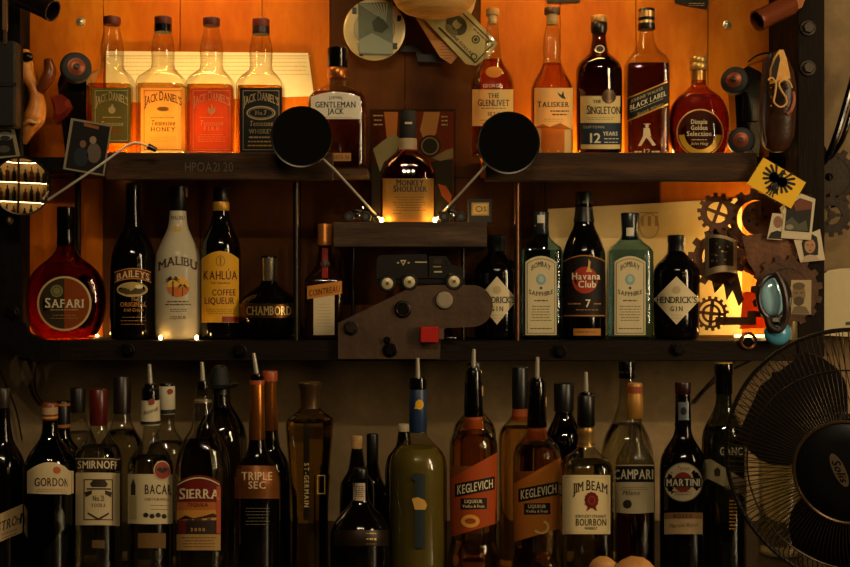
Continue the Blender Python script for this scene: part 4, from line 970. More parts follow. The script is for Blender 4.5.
b = low('bourbon_bottle', 'square shouldered bourbon bottle with cream label and red wax seal', 586, -0.45, [(394, 7), (424, 6.6), (428, 8), (432, 8.6), (436, 7.2), (440, 7.2), (444, 8.6), (448, 9), (453, 14), (458, 20.5), (464, 25), (472, 26.2), (600, 26.2)], CLEARD, n=3.2)
b.liquid(461, refract('ecd09a')); b.pourer(372, 397, 7, -0.5); b.piece('pourer_collar', BLACK, [(395, 7.6), (396, 8.4), (411, 8.8), (425, 9), (426, 8.2)]); b.piece('neck_rings', solid('b08a4a', 0.3, 0.6), [(427, 7.6), (429, 8.4), (433, 9), (435, 7.8), (443, 8), (446, 9)])
p = b.print; p.rect(paper('dcc692', 0), 562.5, 475, 610, 534, 0, nx=20); p.frame(solid('c9ae72'), 564.5, 477, 608, 532, 0.5)
p.text(INK, 'JIM BEAM', 590, 494, 9, 34, arc=4, serif=True, cap=1.1); RW = solid('6a1814', 0.4)
for i in range(12): p.ell(RW, 591.5 + 5 * math.cos(i * 0.5236), 500 + 6 * math.sin(i * 0.5236), 2.1, 2.3, 1 + i % 3)
p.ell(RW, 591.5, 500, 5.4, 6.4, 4); p.ring(solid('9a4a38', 0.4), 591.5, 500, 3.6, 4.2, 0.7, 5); p.poly(RW, [(588, 505), (586.5, 511), (590, 508.5)], 2); p.poly(RW, [(595, 505), (597, 511), (593, 508.5)], 2)
p.text(INK, 'KENTUCKY STRAIGHT', 591, 517.5, 2.8, 30); p.text(INK, 'BOURBON', 591, 525.5, 6.6, 30); p.text(INK, 'WHISKEY', 591, 529.6, 2.8, 13); b.done()

b = low('bitter_bottle', 'clear bitter bottle with yellow neck foil and black name band', 635, -0.39, [(416, 6.6), (430, 7.2), (440, 9), (449, 13.5), (457, 17.5), (465, 19.6), (600, 19.8)], CLEARD)
b.liquid(470, refract('7a2410')); b.piece('neck_foil', solid('b88434', 0.45, 0.3), [(383, 6.8), (384, 7.4), (396, 7.4), (397, 8), (417, 8.2), (418, 7.6)]); b.piece('foil_stamp', solid('a04a2c', 0.5), [(386, 7.5), (393, 7.55)])
p = b.print; p.rect(paper('0d0b0a', 0), 616, 465.5, 653.5, 481.5, 0); p.rect(paper('b8a880', 0), 616, 464.6, 653.5, 465.8, 1, 'border'); p.text(paper('dccfae', 0), 'CAMPARI', 633.5, 479, 9.4, 38, gap=0.12)
p.cur = 'label'; p.rect(paper('c2b28a', 0), 616, 482, 653.5, 512, 0, drop=1.5); p.text(solid('5a4a30'), 'Milano', 631, 495, 4.6, 17, italic=0.3); p.ell(solid('2a2418'), 627.5, 504, 4.4, 4.4); p.lines(solid('6a5a38'), 620, 648, 487, 489, 2, th=0.5); b.done()

b = low('vermouth_bottle', 'dark vermouth bottle with round white medallion label', 683, -0.40, [(392, 7), (424, 7.6), (434, 9), (442, 13), (450, 18), (459, 21.8), (470, 23), (600, 23)], DARKG)
b.piece('cap', solid('2a0f0a', 0.35), [(382, 7.4), (383, 8), (393, 8), (394, 7.4)]); b.piece('capsule', GLOSSBLACK, [(394, 7), (395, 7.4), (426, 8.2), (427, 7.8)])
p = b.print; p.cur = 'neck_label'; p.rect(solid('8a929a', 0.3, 0.5), 679, 402, 688, 420, 3); p.ell(INK, 683.5, 411, 2.6, 4, 4)
p.cur = 'label'; p.ell(paper('c4b28c', 0), 683, 482, 19, 19.5, 0); p.ring(solid('8a7850'), 683, 482, 19, 19.5, 1, 1, 'border'); p.ell(paper('86281c', 0), 683, 482, 9.5, 10, 1); p.rect(INK, 665, 477.5, 701, 487, 2, 'name_band'); p.text(paper('dccfae', 0), 'MARTINI', 683, 485.8, 7, 32, layer=3); p.lines(solid('6a5a3a'), 674, 692, 491.5, 494, 2, 2, th=0.7); p.text(solid('6a5a3a'), 'Torino', 683, 470, 4, 12, italic=0.3, bold=0, layer=2)
p.cur = 'foot_label'; p.rect(paper('b89a6a', 0), 664, 512.5, 702, 534, 0); p.rect(paper('8a6038', 0), 664, 512.5, 702, 518.5, 1, 'label_band'); p.text(solid('2a1a0c'), 'ROSSO', 683, 517.6, 3.6, 18, gap=0.5, layer=2); p.text(solid('5a4020'), 'Martini Rossi', 683, 527, 4, 28, italic=0.4, bold=0, slope=-0.06); b.done()

b = low('vermouth_bottle', 'green tinted vermouth bottle with slanted cream label beside the fan', 724, -0.385, [(390, 7.6), (402, 8.2), (412, 11), (422, 16.5), (432, 20.5), (442, 22), (600, 22)], glass('8a9260'))
b.liquid(428, refract('98985a')); b.piece('cap', GLOSSBLACK, [(363, 8.6), (364, 9.4), (374, 9.4), (375, 8.8), (393, 8.6), (394, 8)])
p = b.print; p.cur = 'name_plate'; p.rect(paper('0f0d0b', 0), 717, 445, 743, 457, 0); p.text(paper('cdbf98', 0), 'GANC', 731, 455, 7.6, 22); p.cur = 'label'; p.grid(paper('b5a47a', 0), 702.5, 745.4, lambda x: 459 + 0.62 * (x - 711) if x > 711 else 459, lambda x: 480 + 0.5 * (x - 711) if x > 706 else 478, 0, 'label', 16, 3)
p.poly(solid('3a3222'), [(714, 470), (717.5, 467), (720.5, 470), (720, 476), (715, 476)]); p.text(solid('6a2418'), 'BIANCO', 735, 490, 4.6, 20); p.cur = 'foot_glow'; p.lines(solid('c8842c'), 729, 737, 500, 528, 9, 0, th=1.4); b.done()  # last rows are short orange dashes laid low on the glass

# ------------------------------------------------------------------ cards, papers, photographs
def card(name, label, cat, pts, y, mat, th=0.0012, group=None, tilt=0.0):
    """a flat card of real thickness; returns (object, Print on its front)"""
    o = tag(G().prism(outline(pts, y), y, y + th).done(name, mat), label, cat, group)
    pr = Print(lambda px, py, e: P(px, py, y - e + 0.0004)); pr.cur = 'print'
    return o, pr
ENV = paper('f8ecc8', 0.1, 'f0dcb0')
o, p = card('paper_sheet', 'long cream paper sheet with faint print behind the square whiskey bottles', 'paper', [(106, 51), (308, 53), (314, 96), (106, 104)], 0.1465, ENV)
for i in range(4): p.lines(solid('c9a860'), 118 + 50 * i, 160 + 50 * i, 58, 74, 5, 1, th=0.6)
p.rect(solid('c9a860'), 106, 55.5, 311, 56.3, 1, 'fold_line'); p.build(o)
o, p = card('paper_sheet', 'slanted cream poster with faint crest behind the blue gin bottles', 'paper', [(548, 209), (640, 204), (742, 198), (742, 335), (548, 335)], 0.146, paper('e4cc94', 0.1, 'd6b878'))
p.ring(solid('b0905a'), 649, 226, 10, 13, 1.0, 1); p.rect(solid('b0905a'), 640, 212, 658, 213.2, 1, 'crest')
for i in range(3): p.rect(solid('b0905a'), 641 + 7 * i, 216, 644 + 7 * i, 226, 1, 'crest')
p.build(o)

# CD with photo card
e = empty('hub_cap_disc', P(374.5, 61, 0.10), 'round pale silver disc on the backboard behind a small photo', 'disc')
c = P(374.5, 30, 0.12); k = scale(0.12)
G().rev(c + Vector((0, 0.028, 0)), c + Vector((0, -0.008, 0)), [(0, 24 * k), (0.6, 29 * k), (0.85, 31 * k), (0.93, 30.6 * k), (1.0, 28 * k)], 40).done('disc', solid('c9b98e', 0.4, 0.35), e, smooth=True)
G().rev(c + Vector((0, -0.0075, 0)), c + Vector((0, -0.0095, 0)), [(0, 21 * k), (1, 20 * k)], 40).done('inner_disc', solid('8a7d5c', 0.35, 0.5), e, smooth=True)
for a in (0.4, 2.4, 4.2, 5.6):
    q = c + Vector((math.cos(a) * 27 * k, -0.008, math.sin(a) * 27 * k)); G().box(q.x - 0.004, q.x + 0.004, q.y - 0.003, q.y + 0.002, q.z - 0.006, q.z + 0.006, 0.001).done('clip', BLACK, e)
o, p = card('photo_card', 'small grey green photo of sunbeams stuck on the silver disc', 'photo', [(358, 3), (392.5, 2), (393, 55), (359, 54)], 0.108, paper('6e7660', 0, '5a6250'))
for i in range(9): p.poly(paper('aab09a', 0), [(386, 22), (359 + i * 3.4, 3.5), (360.6 + i * 3.4, 3.5)], 1, 'sunbeam')
p.poly(paper('39402f', 0), [(372, 22), (378, 16), (384, 20), (389, 27), (382, 33), (374, 31)], 2, 'figure'); p.poly(paper('8d9680', 0), [(359, 40), (372, 33), (392.6, 44), (392.8, 54), (359.5, 53)], 1, 'water'); p.build(o)

# banknotes and the hat above them
o, p = card('banknote', 'orange banknote tucked under the green one beneath the straw hat', 'banknote', [(396, -14), (412, -20), (459, 55), (451, 64), (440, 57)], 0.095, paper('b07a3a', 0, '98602c'))
p.lines(paper('7a4420', 0), 440, 452, 40, 58, 7, 1); p.build(o)
note = [(414, 8), (444, -20), (462, 4), (497.5, 43), (490, 55), (476, 65.5), (466, 64)]
o, p = card('banknote', 'pale green dollar banknote with oval portrait hanging beside the malt bottle', 'banknote', note, 0.088, paper('a89a64', 0, '978a56'))
ND = paper('3a3622', 0)
p.rot = (math.radians(44), 455, 25)
p.ell(ND, 456, 24, 11.5, 9.4, 1, 'portrait'); p.ell(paper('8a7f54', 0), 456, 23, 4.4, 6, 2, 'portrait'); p.ell(ND, 456, 17.6, 4.6, 3, 3, 'portrait'); p.ell(paper('6a6140', 0), 456, 31, 7.5, 3.6, 2, 'portrait')
p.ring(ND, 480, 21, 4.2, 4.2, 1.4, 1, 'seal'); p.ell(ND, 480, 21, 2, 2, 1, 'seal')
p.rect(ND, 440, 10.5, 494, 12, 1, 'border'); p.rect(ND, 445, 37, 496, 39, 1, 'border'); p.rect(ND, 495, 12, 496.4, 38, 1, 'border'); p.text(ND, 'ONE DOLLAR', 474, 35.6, 3, 30, serif=True); p.lines(ND, 470, 492, 14, 14, 1, th=1.2)
p.ring(ND, 490.5, 34.5, 3.4, 3.2, 1.2, 1, 'corner_mark'); p.text(ND, '1', 490.5, 17.5, 5, 2); p.rot = None; p.build(o)
o, p = card('paper_corner', 'small cream paper corner showing beside the straw hat brim', 'paper', [(462, -10), (478, -10), (474, 8), (469, 19), (462, 10)], 0.093, paper('d8b878', 0)); p.build(o)
STRAW = mottled('straw', 'a67a3c', 'd2a660', 30, 0.7, 0.35, (0.4, 0.4, 4), 'bd9250')
hat = empty('straw_hat', P(434, 17, 0.03), 'round straw hat hanging crown down above the banknotes', 'hat')
c = P(434, -22, 0.04); k = scale(0.04)
prof = [(-39.5, 6), (-38.5, 18), (-35, 29), (-29, 37), (-20, 42), (-8, 44), (2, 44.5)]
rings = [[(c.x + r * k * math.cos(2 * math.pi * j / 36), c.y + r * k * 0.75 * math.sin(2 * math.pi * j / 36), c.z + z * k) for j in range(36)] for z, r in prof]
G().loft(rings, True, False).done('crown', STRAW, hat, smooth=True)
rings = [[(c.x + r * k * math.cos(2 * math.pi * j / 36), c.y + r * k * 0.75 * math.sin(2 * math.pi * j / 36), c.z + z * k) for j in range(36)] for z, r in [(2, 44.5), (3, 60), (4.5, 60), (4, 44.4)]]
G().loft(rings, False, False).done('brim', STRAW, hat, smooth=True)
rings = [[(c.x + r * k * math.cos(2 * math.pi * j / 36), c.y + r * k * 0.75 * math.sin(2 * math.pi * j / 36), c.z + z * k) for j in range(36)] for z, r in [(-9, 44.4), (-8, 45), (-1, 45.2), (0, 44.8)]]
G().loft(rings, False, False).done('hat_band', solid('8a6434', 0.7), hat, smooth=True)
# black step-shaped bracket on the dim brown board
br = [(400, 46), (422, 46), (422, 54), (440, 54), (446, 58), (446, 62), (418, 62), (416, 52), (400, 52)]
tag(G().prism(outline(br, 0.14), 0.137, 0.149).done('steel_bracket', solid('17110c', 0.5, 0.3)), 'small stepped dark bracket on brown board between disc and banknotes', 'bracket')

for pts, lab in (([(674, -8), (709, -5), (707, 9), (675, 3)], 'black card with pale print pinned near the gold capped bottle top'), ([(546, -14), (581, -14), (580, 2), (547, 3)], 'black card pinned on the board over the malt bottle corks')):
    o, p = card('black_card', lab, 'card', pts, 0.146, paper('120e0b', 0)); p.lines(paper('b09468', 0), pts[0][0] + 14, pts[1][0] - 4, pts[2][1] - 6, pts[2][1] - 4, 2, 1); p.build(o)

# plastic case behind the bottle on the bracket shelf
cs = empty('disc_case', P(413, 222, 0.135), 'clear plastic disc case with red and orange cover behind the bracket shelf bottle', 'case')
G().box(xs(370.5, 0.125), xs(455, 0.125), 0.125, 0.139, ZMON + 0.0005, zs(110, 0.125), 0.001).done('case_body', solid('2a1c14', 0.3), cs)
pr = Print(lambda px, py, e: P(px, py, 0.125 - e)); pr.cur = 'cover'
pr.rect(paper('9a3a1c', 0, '6a2814'), 372, 111.5, 453.5, 224, 0); pr.poly(paper('c9783c', 0), [(384, 112), (398, 112), (396, 150), (388, 150)], 1, 'cover_picture'); pr.poly(paper('d89a5c', 0), [(424, 112), (440, 112), (436, 134), (425, 142), (420, 130)], 1, 'cover_picture')
pr.poly(paper('a39c7c', 0), [(373, 149), (384, 140), (394, 134), (402, 140), (396, 152), (384, 162), (380, 172)], 2, 'cover_picture'); pr.poly(paper('1c1612', 0), [(372, 165), (384, 160), (400, 168), (440, 160), (453, 160), (453, 224), (372, 224)], 1, 'cover_picture')
pr.ell(paper('2a231c', 0), 430, 146, 11, 11, 2, 'cover_picture'); pr.ring(paper('8f8568', 0), 430, 146, 9, 9, 1.4, 3, 'cover_picture'); pr.poly(paper('8f8568', 0), [(432, 158), (446, 150), (453, 148), (453, 158), (440, 161)], 3, 'cover_picture'); pr.poly(paper('9a4820', 0), [(438, 184), (446, 186), (452, 196), (450, 204), (442, 196)], 3, 'cover_picture')
pr.lines(paper('d8c49a', 0), 373, 384, 115, 124, 3, 2, th=1.2); pr.lines(paper('d8c49a', 0), 441, 448, 116, 124, 3, 2, th=1.4); pr.build(cs)
G().box(xs(369.6, 0.122), xs(455.6, 0.122), 0.1215, 0.1245, ZMON + 0.0005, zs(109, 0.122)).done('case_lid', glass('f0ead8'), cs)

# ------------------------------------------------------------------ round mirrors on rods
MIRROR = solid('e6e2da', 0.015, 1.0)
def mirror(label, cx, cy, r, y, rod, yaw=0.0, pitch=0.0, bulge=0.0, tip=None, rodr=0.0022, tint=None):
    c = P(cx, cy, y); R = r * scale(y)
    e = empty('round_mirror', c, label, 'mirror')
    rot = Matrix.Rotation(yaw, 3, 'Z') @ Matrix.Rotation(pitch, 3, 'X')
    def disc(prof, n=44, cap0=True, cap1=True):
        g = G(); g.loft([[c + rot @ Vector((rr * math.cos(2 * math.pi * j / n), dy, rr * math.sin(2 * math.pi * j / n))) for j in range(n)] for rr, dy in prof], cap0, cap1); return g
    disc([(R * 0.2, 0.022), (R * 0.6, 0.019), (R * 0.9, 0.010), (R, 0.002), (R, -0.001), (R * 0.97, -0.002)], cap1=False).done('housing', GLOSSBLACK, e, smooth=True)
    disc([(R * 0.995, -0.0005), (R * 1.015, -0.002), (R * 1.0, -0.0035), (R * 0.955, -0.003), (R * 0.955, -0.001)], cap0=False, cap1=False).done('rim', tint or solid('2e2a26', 0.25, 0.8), e, smooth=True)
    m = 10; prof = []
    for i in range(m): f = 1 - i / m; prof.append((R * 0.955 * f, -0.0015 - bulge * R * (1 - f * f)))
    prof.append((0.0001, -0.0015 - bulge * R)); disc(prof, cap0=False).done('mirror_glass', MIRROR, e, smooth=True)
    G().tube(rod, rodr, 10).done('rod', BRIGHT, e, smooth=True)
    if tip: G().cyl(tip[0], tip[1], 0.0055, 0.0045, 12).done('rod_end', GLOSSBLACK, e, smooth=True)
    return e
YMI = -0.075
mirror('black rimmed round mirror in front of the white labelled flat whiskey', 301.5, 137, 30.5, YMI, [P(322, 158, YMI + 0.012), P(334, 169, YMI + 0.012), P(356, 193, -0.035), P(377, 216, 0.0)], tip=(P(376, 215, -0.002), P(380, 219.5, 0.004)))
mirror('black rimmed round mirror covering the foot of the cork topped malt', 508.5, 143, 31, YMI, [P(488, 163, YMI + 0.012), P(478, 174, YMI + 0.012), P(458, 196, -0.035), P(440, 215.5, 0.0)], tip=(P(441, 214.5, -0.002), P(437, 219, 0.004)))
YML = -0.11
mirror('round mirror reflecting bright shelves on the dark side plate', 21.5, 186, 29, YML, [P(48, 200, YML + 0.01), P(60, 192, YML + 0.005), P(100, 165, YML + 0.02), P(128, 145, YML + 0.03), P(134, 142.5, YML + 0.032), P(140, 143, YML + 0.033), P(150, 147, YML + 0.04)], yaw=math.radians(33), pitch=math.radians(2), bulge=0.025, tip=(P(148, 146, YML + 0.038), P(156, 150, YML + 0.046)))

# ------------------------------------------------------------------ left clutter
AMB = mottled('amber_ceramic', 'b8661c', 'e0a050', 12, 0.3, 0.1)
fg = empty('figurine', P(33, 152, 0.06), 'twisted amber coloured hourglass figurine beside the side plate', 'figurine')
path = [(24, 144), (28, 130), (34, 118), (37, 106), (36, 95), (33, 86), (27, 76), (25, 64), (24, 50)]
rad = [2, 8, 11, 9, 6.5, 6, 7.5, 8, 5]
G().tube(bez([P(a, b_, 0.05) for a, b_ in path], 4), [v * scale(0.05) for v in [rad[i // 4] + (rad[min(i // 4 + 1, 8)] - rad[i // 4]) * (i % 4) / 4 for i in range(33)]], 14).done('body', AMB, fg, smooth=True)
G().tube(bez([P(38, 92, 0.05), P(44, 84, 0.045), P(50, 72, 0.045), P(48, 60, 0.05)], 5), [v * scale(0.05) for v in [4 + 2.4 * math.sin(i / 15 * 3.1) for i in range(16)]], 12).done('arm', solid('6a3214', 0.3), fg, smooth=True)
G().ball(P(27, 57, 0.035), 6.5 * scale(0.03), 0.008, 5 * scale(0.03)).done('dark_band', solid('140c08', 0.3), fg, smooth=True)
G().tube(bez([P(24, 124, 0.03), P(29, 121, 0.025), P(36, 123, 0.03), P(39, 120, 0.035)], 5), 0.0035, 8).done('skirt_trim', solid('d0a060', 0.4), fg, smooth=True)
ht = G(); hp = [(49, 96), (60, 93), (70, 99), (74, 108), (68, 117), (57, 124), (52, 118), (52, 106)]
ht.loft([outlined for outlined in [[(P(x, z, 0.075).x, yy, P(x, z, 0.075).z) for x, z in [(61.5 + (a - 61.5) * s_, 108 + (b_ - 108) * s_) for a, b_ in hp]] for s_, yy in ((0.5, 0.068), (0.9, 0.075), (1, 0.085), (0.85, 0.098))]])
tag(ht.done('paper_lantern', mottled('red_glow', '7a2412', 'a83a1a', 14, 0.4, 0.1)), 'faceted dull red ornament between the amber figurine and a toy wheel', 'ornament')  # solid faceted ornament in two mottled reds

def toy_car(label, px, py, w1, w2, y, lean, hubr):
    e = empty('toy_car', P(px, py, y), label, 'toy car')
    return e
TYRE = solid('0c0a09', 0.55); COPPER = solid('8a4626', 0.35, 0.6)
def wheel(parent, px, py, y, r, th, axis=(-0.5, -0.85, 0.0), hub=COPPER, hr=0.55, name='wheel'):
    c = P(px, py, y); k = scale(y); a = Vector(axis).normalized(); R = r * k
    w = G().rev(c + a * (-th / 2), c + a * (th / 2), [(0, R * 0.75), (0.08, R * 0.94), (0.3, R), (0.7, R), (0.92, R * 0.94), (1, R * 0.75)], 28).done(name, TYRE, parent, smooth=True)
    G().rev(c + a * (th / 2 - 0.001), c + a * (th / 2 + 0.002), [(0, R * hr), (0.7, R * hr), (0.8, R * hr * 0.8), (1.0, R * hr * 0.72)], 24).done('hub', hub, w, smooth=True)
    G().rev(c + a * (th / 2 + 0.0015), c + a * (th / 2 + 0.003), [(0, R * hr * 0.45), (1, R * hr * 0.3)], 16).done('hub_cap', solid('2a1208', 0.4), w, smooth=True)
    return w
car = empty('toy_car', P(70, 155, 0.09), 'dark toy car standing on its tail beside the green labelled whiskey', 'toy car')
body = [(58, 84), (62, 72), (72, 66), (84, 72), (90, 90), (91, 122), (88, 157), (66, 157), (62, 122)]
G().prism(outline(body, 0.085), 0.082, 0.13).done('body', GLOSSBLACK, car); wheel(car, 76, 68, 0.065, 15.5, 0.022, (0.35, -0.93, 0.05)); G().box(xs(66, 0.08), xs(84, 0.08), 0.076, 0.083, zs(120, 0.08), zs(92, 0.08), 0.002).done('window', solid('18100c', 0.1), car)
G().box(xs(80, 0.07), xs(91, 0.07), 0.066, 0.08, zs(128, 0.07), zs(122, 0.07), 0.001).done('bumper', solid('9a7a4a', 0.3, 0.8), car)
car = empty('toy_car', P(752, 155, 0.09), 'dark toy car standing on its tail between gold capped bottle and shoe', 'toy car')
body = [(734, 88), (738, 72), (748, 66), (760, 72), (768, 86), (769, 112), (762, 128), (758, 157), (738, 157), (736, 124)]
G().prism(outline(body, 0.085), 0.082, 0.13).done('body', GLOSSBLACK, car); wheel(car, 735, 81, 0.065, 14, 0.022, (-0.45, -0.9, 0.05)); wheel(car, 741, 141, 0.06, 13.5, 0.022, (-0.3, -0.95, 0.05)); G().box(xs(742, 0.08), xs(758, 0.08), 0.076, 0.083, zs(122, 0.08), zs(92, 0.08), 0.002).done('window', solid('18100c', 0.1), car)

def photo(name, label, quad, y, border, img_pts, img_mat, group=None, th=0.0010, bm='c9b896'):
    return card(name, label, 'photo', quad, y, paper(bm, 0), th, group)
# instant photos on the left
o, p = photo('instant_photo', 'instant photo of two people in dark clothes below the toy car', [(71, 118), (112, 125), (104, 176), (63, 169)], -0.05, 0, None, None, bm='948566')
p.poly(paper('120e0c', 0), [(73.5, 120.5), (110.2, 126.8), (102.8, 174), (65.6, 167.6)], 1, 'picture'); p.ell(paper('6a5a48', 0), 94, 153, 7, 10, 2, 'person_shape'); p.ell(paper('a08468', 0), 93, 140, 3.4, 3.8, 3, 'person_shape'); p.ell(paper('232a30', 0), 81, 157, 7.5, 9.5, 2, 'person_shape'); p.ell(paper('7a5a44', 0), 83, 144, 3.2, 3.8, 3, 'person_shape'); p.poly(paper('9a5a2c', 0), [(84, 122.8), (99, 126.4), (98.5, 129.5), (84, 126)], 2, 'picture'); p.build(o)
o, p = photo('instant_photo', 'narrow instant photo with black chrome picture above the bright round mirror', [(-14, 128), (14, 128), (20, 156), (-12, 160)], -0.05, 0, None, None, bm='948566')
p.poly(paper('100d0b', 0), [(-11, 130), (11, 130), (16, 155), (-9, 157)], 1, 'picture'); p.ell(paper('8f8a7a', 0), 5, 136, 8, 4.5, 2, 'picture'); p.ell(paper('2a2622', 0), 5, 138, 5, 2.4, 3, 'picture'); p.ell(paper('4a443a', 0), 4, 149, 6, 3.6, 2, 'picture'); p.build(o)
dk = empty('black_case', P(6, 128, -0.05), 'matt black case with straps hanging on the dark side plate', 'case')
G().box(xs(-20, -0.06), xs(18, -0.06), -0.075, -0.042, zs(128, -0.06), zs(42, -0.06), 0.004).done('case_body', MATBLACK, dk); G().box(xs(2, -0.08), xs(7, -0.08), -0.08, -0.074, zs(30, -0.08), zs(-10, -0.08), 0.001).done('strap', solid('6a4a28', 0.6), dk); G().box(xs(3, -0.08), xs(6, -0.08), -0.079, -0.073, zs(44, -0.08), zs(30, -0.08)).done('strap_end', solid('3a2412', 0.6), dk)
G().box(xs(-18, -0.08), xs(16, -0.08), -0.0775, -0.0745, zs(86, -0.08), zs(82, -0.08)).done('lid_seam', solid('1a1715', 0.4), dk)
def knob(px, py, y, r, label, mat):
    c = P(px, py, y); k = scale(y); tag(G().rev(c + Vector((0, 0.006, 0)), c + Vector((0, -0.006, 0)), [(0, r * k), (0.4, r * k), (0.8, r * k * 0.7), (1, r * k * 0.3)], 16).done('brass_nut', mat, None, smooth=True), label, 'nut')
knob(8, 221, YF - 0.014, 4.5, 'small worn brass nut on side plate under the bright mirror', solid('6a5a3a', 0.4, 0.7))

# tube lamps
def spot(label, p0, p1, r, mat):
    e = empty('tube_lamp', p0, label, 'lamp'); d = (Vector(p1) - Vector(p0))
    G().rev(p0, p1, [(0, r * 0.9), (0.05, r), (0.85, r), (0.88, r * 1.06), (1, r * 1.06), (1, r * 0.9), (0.5, r * 0.86)], 28, True, True).done('tube', mat, e, smooth=True)
    G().rev(Vector(p0) + d * 0.52, Vector(p0) + d * 0.54, [(0, r * 0.84), (1, r * 0.8)], 24).done('lens', GLOSSBLACK, e)
    G().cyl(Vector(p0) + d * 0.2, Vector(p0) + d * 0.2 + Vector((0, 0.03, 0.012)), 0.004, seg=10).done('bracket', BLACK, e)
spot('black tube lamp over the amber figurine', P(20, -4, -0.075), P(53, 11, -0.095), 0.019, solid('1a100a', 0.35))
spot('copper tinted tube lamp above the hanging shoe', P(792, 4, -0.075), P(757, 21, -0.095), 0.0185, solid('7a3a1c', 0.35, 0.3))
kb = empty('wooden_paddle', P(793, 11, -0.046), 'rounded orange wooden paddle end beside the tube lamp', 'paddle')
G().prism(outline([(770, -40), (808, -40), (804, 0), (801, 8), (796, 10.5), (790, 9), (780, 2)], -0.045), -0.052, -0.04).done('blade', mottled('orange_wood', '8a4a1e', 'b0672c', 14, 0.5, 0.1), kb); G().cyl(P(788, -38, -0.046), P(788, -56, -0.046), 0.006, seg=12).done('handle', BEAM, kb)

# shoe hung heel up with its laces loose
sh = empty('hanging_shoe', P(778, 152, -0.07), 'small dark leather shoe hanging toe down with loose cream laces', 'shoe')
LEA = mottled('shoe_leather', '1c100a', '4a2814', 14, 0.35, 0.1)
k = scale(-0.065)
secs = [(52, 777, 3, 6), (60, 778, 9, 13), (72, 779, 13, 17), (88, 780, 15, 18), (104, 780, 15, 16), (120, 779, 16, 13), (136, 778, 16, 10), (148, 777, 12, 7), (152, 777, 6, 4)]
G().loft([sup(a * k, b_ * k, 2.4, P(cx_, 0, -0.065).x, -0.065, zs(py_, -0.065), 22) for py_, cx_, a, b_ in secs][::-1]).done('upper', LEA, sh, smooth=True)
TNG = mottled('cream_tongue', 'c88a3c', 'e8b860', 20, 0.6, 0.1)
G().prism(outline([(770, 84), (770, 70), (774, 58), (779, 50), (783, 50), (786, 58), (789, 72), (790, 78), (784, 82)], -0.1), -0.103, -0.096).done('tongue', TNG, sh)
G().prism(outline([(771, 80), (772, 68), (776, 58), (779, 54), (780, 60), (778, 70), (776, 80)], -0.104), -0.1055, -0.1035).done('opening', solid('100806', 0.8), sh)
lace = [(768, 80), (772, 78), (776, 84), (775, 94), (774, 102), (780, 107), (786, 104), (786, 98), (781, 90), (779, 84), (783, 80), (789, 82), (792, 88)]
G().tube(bez([P(a, b_, -0.108) for a, b_ in lace], 6), 0.0018, 8).done('lace', solid('d09a50', 0.6), sh, smooth=True)
G().tube(bez([P(793, 92, -0.09), P(794, 100, -0.092), P(791, 110, -0.092), P(787, 114, -0.09)], 6), 0.0035, 8).done('welt', solid('9a4a1c', 0.4), sh, smooth=True)
for i in range(3):
    for sx in (-1, 1): G().ball(P(779 + sx * 8, 88 + i * 9, -0.1), 0.0022, 0.002, 0.0022, 10, 6).done('eyelet', solid('b06a2c', 0.3, 0.8), sh, smooth=True)
G().prism(outline([(764, 60), (769, 54), (768, 110), (764, 146), (760, 120)], -0.06), -0.075, -0.05).done('sole', solid('24120a', 0.6), sh)
tag(G().tube(bez([P(748, 62, 0.14), P(756, 56, 0.13), P(766, 53, 0.13), P(770, 54, 0.132)], 6), 0.002, 8).done('wire_hook', BLACK, None, smooth=True), 'thin dark bent wire on the orange board above the toy car', 'wire')

# ------------------------------------------------------------------ bracket shelf toys and steel plate
def mini(label, cx, base, y, flip):
    e = empty('toy_motorbike', P(cx, base, y), label, 'toy motorbike'); k = scale(y); z0 = ZMON
    xx = lambda d: xs(cx + d * flip, y)
    for d in (-8, 9):
        w = G().rev((xx(d), y - 0.004, z0 + 5.6 * k), (xx(d), y + 0.004, z0 + 5.6 * k), [(0, 4.6 * k), (0.2, 5.5 * k), (0.8, 5.5 * k), (1, 4.6 * k)], 20).done('wheel', TYRE, e, smooth=True)
        G().rev((xx(d), y - 0.0045, z0 + 5.6 * k), (xx(d), y - 0.003, z0 + 5.6 * k), [(0, 2.2 * k), (1, 2.6 * k)], 14).done('hub', STEEL, w)
    G().tube([(xx(-8), y, z0 + 6 * k), (xx(-2), y, z0 + 9 * k), (xx(4), y, z0 + 10 * k), (xx(9), y, z0 + 6 * k)], 1.4 * k, 8).done('frame', BLACK, e, smooth=True)
    G().ball((xx(1), y, z0 + 11 * k), 5 * k, 0.004, 2.6 * k).done('tank', solid('141010', 0.2), e, smooth=True); G().ball((xx(1), y - 0.003, z0 + 6.5 * k), 3.4 * k, 0.004, 3 * k).done('engine', CHROME, e, smooth=True)
    G().tube([(xx(6), y - 0.008, z0 + 15 * k), (xx(6), y, z0 + 14 * k), (xx(6), y + 0.008, z0 + 15 * k)], 0.8 * k, 6).done('handlebar', CHROME, e, smooth=True)
mini('tiny black toy motorbike on the bracket shelf end above the copper capped bottle', 357, 222, -0.018, 1)
mini('tiny black toy motorbike between the glowing bottle and the matchbox', 453, 222, -0.018, -1)
mb = empty('matchbox', P(480, 222, 0.02), 'small dark matchbox with framed yellow picture on the bracket shelf', 'matchbox')
G().box(xs(468, 0.02), xs(491.5, 0.02), 0.012, 0.03, ZMON + 0.0003, zs(199, 0.02), 0.001).done('box_body', solid('17110c', 0.6), mb)
pr = Print(lambda px, py, e: P(px, py, 0.012 - e)); pr.cur = 'picture'; pr.rect(paper('a8884a', 0), 471.5, 202.5, 489, 215.5, 0); pr.rect(paper('caa75e', 0), 473, 204, 487.5, 214, 1, 'picture_field'); pr.ring(INK, 479, 209, 3.4, 3, 0.8, 2); pr.text(INK, 'S', 485, 211.5, 5, 3); pr.build(mb)

